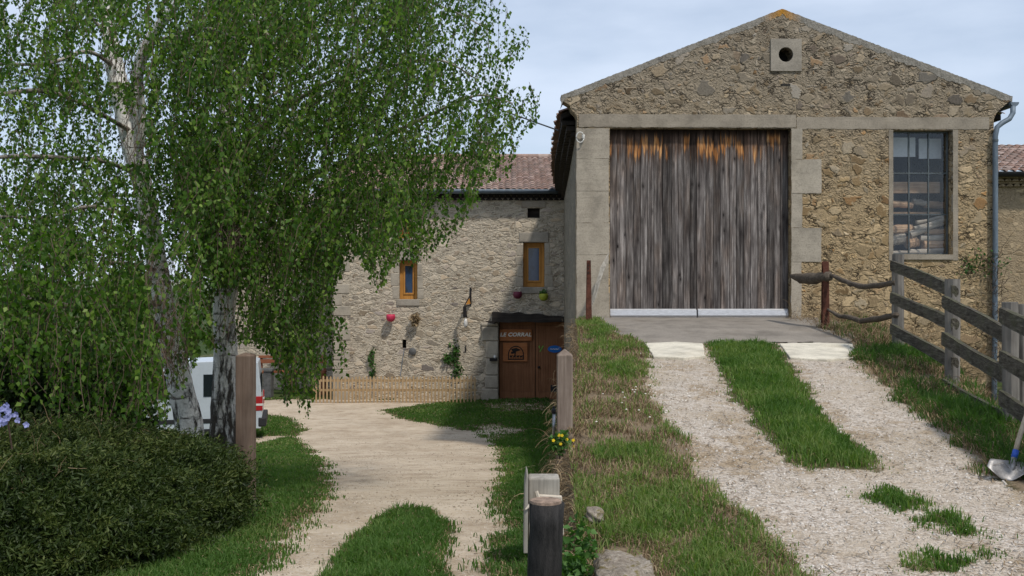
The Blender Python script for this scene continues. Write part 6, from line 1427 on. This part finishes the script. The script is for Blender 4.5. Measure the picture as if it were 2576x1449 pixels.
# dandelion-like dots in the verge
w = MB()
for i in range(26):
    px, py = 1500+rng.random()*230, 985+rng.random()*110; x, d = cast(px, py, lambda x, d: interp(d, HT)); p = Vector((x, d, float(ramp_z(x, d))+0.07+0.05*rng.random()))
    w.lathe(p, [(0.004, -0.006), (0.012, 0.0), (0.004, 0.006)], 7)
tag(w.build('verge_blossoms', 'white_paint'), kind='stuff')

# ------------------------------------------------------------------ the white van
VD = 23.6; vx1 = (656-CX)/F*VD; vx0 = vx1-3.95; vz = float(ground_z(-7.5, VD+0.8)); VT = Matrix.Translation(Vector((vx1+0.03, VD, vz))) @ Matrix.Rotation(R(12.5), 4, 'Z') @ Matrix.Translation(Vector((-3.95, 0, 0)))
van = empty('parked_van', ((vx0+vx1)/2, VD+0.8, vz), 0, 'white panel van parked behind the birch trunks', 'van')
Pf = [(0.02, 0.32), (0.0, 0.62), (0.10, 0.86), (0.95, 1.02), (1.52, 1.62), (1.62, 1.68), (1.75, 1.70), (1.86, 1.88), (3.60, 1.93), (3.86, 1.86), (3.93, 1.2), (3.95, 0.6), (3.93, 0.36)]
def arch(cx): return [(cx+0.33*math.cos(a), 0.31+0.33*math.sin(a)) for a in np.linspace(0, math.pi, 9)]
body = Pf+[(3.93, 0.30)]+arch(3.2)+arch(0.75)+[(0.02, 0.30)]
w = MB(); w.prism([VT @ Vector((x, 0, z)) for x, z in body], VT.to_3x3() @ Vector((0, 1.58, 0))); vb = w.build('body', 'van_paint', van, bevel=0.06, segs=3)
def vpoly(name, pts, y, th, mat, parent=van, bev=0.0): w = MB(); w.prism([VT @ Vector((x, y, z)) for x, z in pts], VT.to_3x3() @ Vector((0, th, 0))); return w.build(name, mat, parent, bevel=bev)
for y, th in ((-0.012, 0.010), (1.582, 0.010)):
    vpoly('side_window', [(1.08, 1.04), (1.60, 1.58), (1.95, 1.60), (1.97, 1.05)], y, th, 'van_glass'); vpoly('side_window', [(2.62, 1.08), (2.62, 1.60), (3.02, 1.60), (3.02, 1.08)], y, th, 'van_glass')
    vpoly('rub_strip', [(1.12, 0.46), (1.12, 0.56), (2.85, 0.56), (2.85, 0.46)], y, th, 'black_plastic')
    vpoly('sill_trim', [(1.10, 0.24), (1.10, 0.32), (2.86, 0.32), (2.86, 0.24)], y, th, 'black_plastic')
    dd = vpoly('door', [(1.04, 0.36), (1.04, 1.03), (1.06, 1.03), (1.06, 0.36)], y, th, 'black_plastic')
    vpoly('door_seam', [(2.04, 0.36), (2.04, 1.66), (2.055, 1.66), (2.055, 0.36)], y, th, 'black_plastic')
    vpoly('handle', [(1.86, 0.92), (1.86, 0.955), (1.99, 0.955), (1.99, 0.92)], y-0.01, th+0.01, 'black_plastic')
w = MB(); w.prism([VT @ Vector((0.98, 0.12, 1.05)), VT @ Vector((0.98, 1.46, 1.05)), VT @ Vector((1.50, 1.38, 1.61)), VT @ Vector((1.50, 0.20, 1.61))], VT.to_3x3() @ Vector((-0.012, 0, 0.010))); w.build('windscreen', 'van_glass', van)
w = MB(); w.box((3.925, 0.12, 1.15), (3.945, 1.46, 1.62), VT); w.build('rear_window', 'van_glass', van)
for ya, yb_ in ((-0.012, 0.13), (1.45, 1.592)):
    tl = MB(); tl.box((3.80, ya, 0.72), (3.962, yb_, 1.06), VT); tl = tl.build('taillight', 'lamp_red', van, bevel=0.01)
    w = MB(); w.box((3.805, ya-0.004, 0.84), (3.967, yb_+0.004, 0.89), VT); w.build('reverse_lens', 'lamp_white', tl)
w = MB(); w.box((3.86, -0.02, 0.34), (4.05, 1.60, 0.56), VT); w.build('bumper', 'black_plastic', van, bevel=0.03)
w = MB(); w.box((-0.08, 0.0, 0.32), (0.12, 1.58, 0.54), VT); w.build('bumper', 'black_plastic', van, bevel=0.03)
for y in (0.08, 1.26): w = MB(); w.box((0.0, y, 0.66), (0.14, y+0.26, 0.82), VT); w.build('headlight', 'lamp_white', van, bevel=0.02)
w = MB(); w.box((1.02, -0.20, 1.05), (1.12, -0.03, 1.22), VT); w.build('mirror', 'black_plastic', van, bevel=0.02)
for cx in (0.75, 3.2):
    for y in (0.02, 1.40):
        TM = VT @ Matrix.Translation((cx, y, 0.30)) @ Matrix.Rotation(R(-90), 4, 'X')
        wh = MB(); wh.lathe((0, 0, 0), [(0.20, 0), (0.27, -0.01), (0.30, 0.03), (0.30, 0.14), (0.27, 0.17), (0.20, 0.16)], 24, axis=TM); wh = wh.build('wheel', 'tyre_rubber', van, smooth=False)
        w = MB(); w.lathe((0, 0, 0), [(0.195, -0.004), (0.17, 0.02), (0.05, 0.0), (0.04, 0.165), (0.195, 0.165)], 20, axis=TM); w.build('rim', 'chrome_grey', wh)

# ------------------------------------------------------------------ distance
w = MB(); n_ = 70; 
hx = np.linspace(-1500, 1500, n_)
for i, x in enumerate(hx): w.add([(x, 1500, -20), (x, 1560, E+4+14*fbm(np.array([i*0.21]), np.array([3.]), 1.0)[0])], [])
w.f = [(2*i, 2*i+2, 2*i+3, 2*i+1) for i in range(n_-1)]; w.mi = [0]*len(w.f)
tag(w.build('hills', 'hill_mat', None, smooth=True, normals=False), kind='structure')
for k, (px, d, r_, lab) in enumerate(((60, 95, 2.6, 'far round green tree nearest the left edge of the field'), (330, 120, 3.4, 'taller far tree in the field behind the birch trunks'))):
    c = W(px, 715, d); e = empty('field_tree', (c.x, d, E-3.9), 0, lab, 'tree', 'far trees in the field')
    q_ = rng.normal(size=(2600, 3)); q_ /= np.linalg.norm(q_, axis=1)[:, None]; q_ *= (rng.random(2600)**0.4*(0.75+0.5*fbm(q_[:, 0]*3+9, q_[:, 2]*3, 1.0)))[:, None]*r_
    leafmesh('crown', q_+np.array([c.x, d, E-3.9+r_*1.15]), 0.45, np.clip(rng.normal(.5, .25, 2600), 0, 1), 'birch_leaf', e, 0.2)
    w = MB(); w.tube([(c.x, d, E-4.2), (c.x, d, E-3.9+r_)], [0.25, 0.1], 8); w.build('trunk', 'branch_bark', e)

# ------------------------------------------------------------------ light
SUN = Vector((0.33, -0.44, 0.82)).normalized(); el = math.asin(SUN.z); rot = math.atan2(SUN.x, SUN.y)
sl = bpy.data.lights.new('sun', 'SUN'); so = bpy.data.objects.new('sun', sl); COL.objects.link(so)
sl.energy = 3.0; sl.angle = R(4.0); sl.color = (1.0, 0.94, 0.85); so.rotation_euler = SUN.to_track_quat('Z', 'Y').to_euler(); so.location = (10, -10, 20)
wd = bpy.data.worlds.new('World'); sc.world = wd; wd.use_nodes = True; nt = wd.node_tree; nt.nodes.clear()
N_ = nt.nodes.new; out = N_('ShaderNodeOutputWorld'); bg = N_('ShaderNodeBackground'); sky = N_('ShaderNodeTexSky'); sky.sky_type = 'NISHITA'
sky.sun_disc = False; sky.sun_elevation = el; sky.sun_rotation = rot; sky.air_density = 1.0; sky.dust_density = 1.2; sky.ozone_density = 1.2; sky.altitude = 300
tc = N_('ShaderNodeTexCoord'); mp = N_('ShaderNodeMapping'); mp.inputs['Scale'].default_value = (1.0, 1.0, 3.2); nt.links.new(tc.outputs['Generated'], mp.inputs[0])
nz = N_('ShaderNodeTexNoise'); nz.inputs['Scale'].default_value = 2.6; nz.inputs['Detail'].default_value = 7; nz.inputs['Roughness'].default_value = 0.52; nt.links.new(mp.outputs[0], nz.inputs['Vector'])
rp_ = N_('ShaderNodeValToRGB'); rp_.color_ramp.elements[0].position = 0.36; rp_.color_ramp.elements[0].color = (0.42, 0.42, 0.42, 1); rp_.color_ramp.elements[1].position = 0.66; rp_.color_ramp.elements[1].color = (0.92, 0.92, 0.92, 1); nt.links.new(nz.outputs[0], rp_.inputs[0])
mx = N_('ShaderNodeMix'); mx.data_type = 'RGBA'; nt.links.new(rp_.outputs[0], mx.inputs[0]); nt.links.new(sky.outputs[0], mx.inputs[6]); mx.inputs[7].default_value = (6.6, 7.5, 9.0, 1)
nt.links.new(mx.outputs[2], bg.inputs[0]); bg.inputs[1].default_value = 0.118; nt.links.new(bg.outputs[0], out.inputs[0])
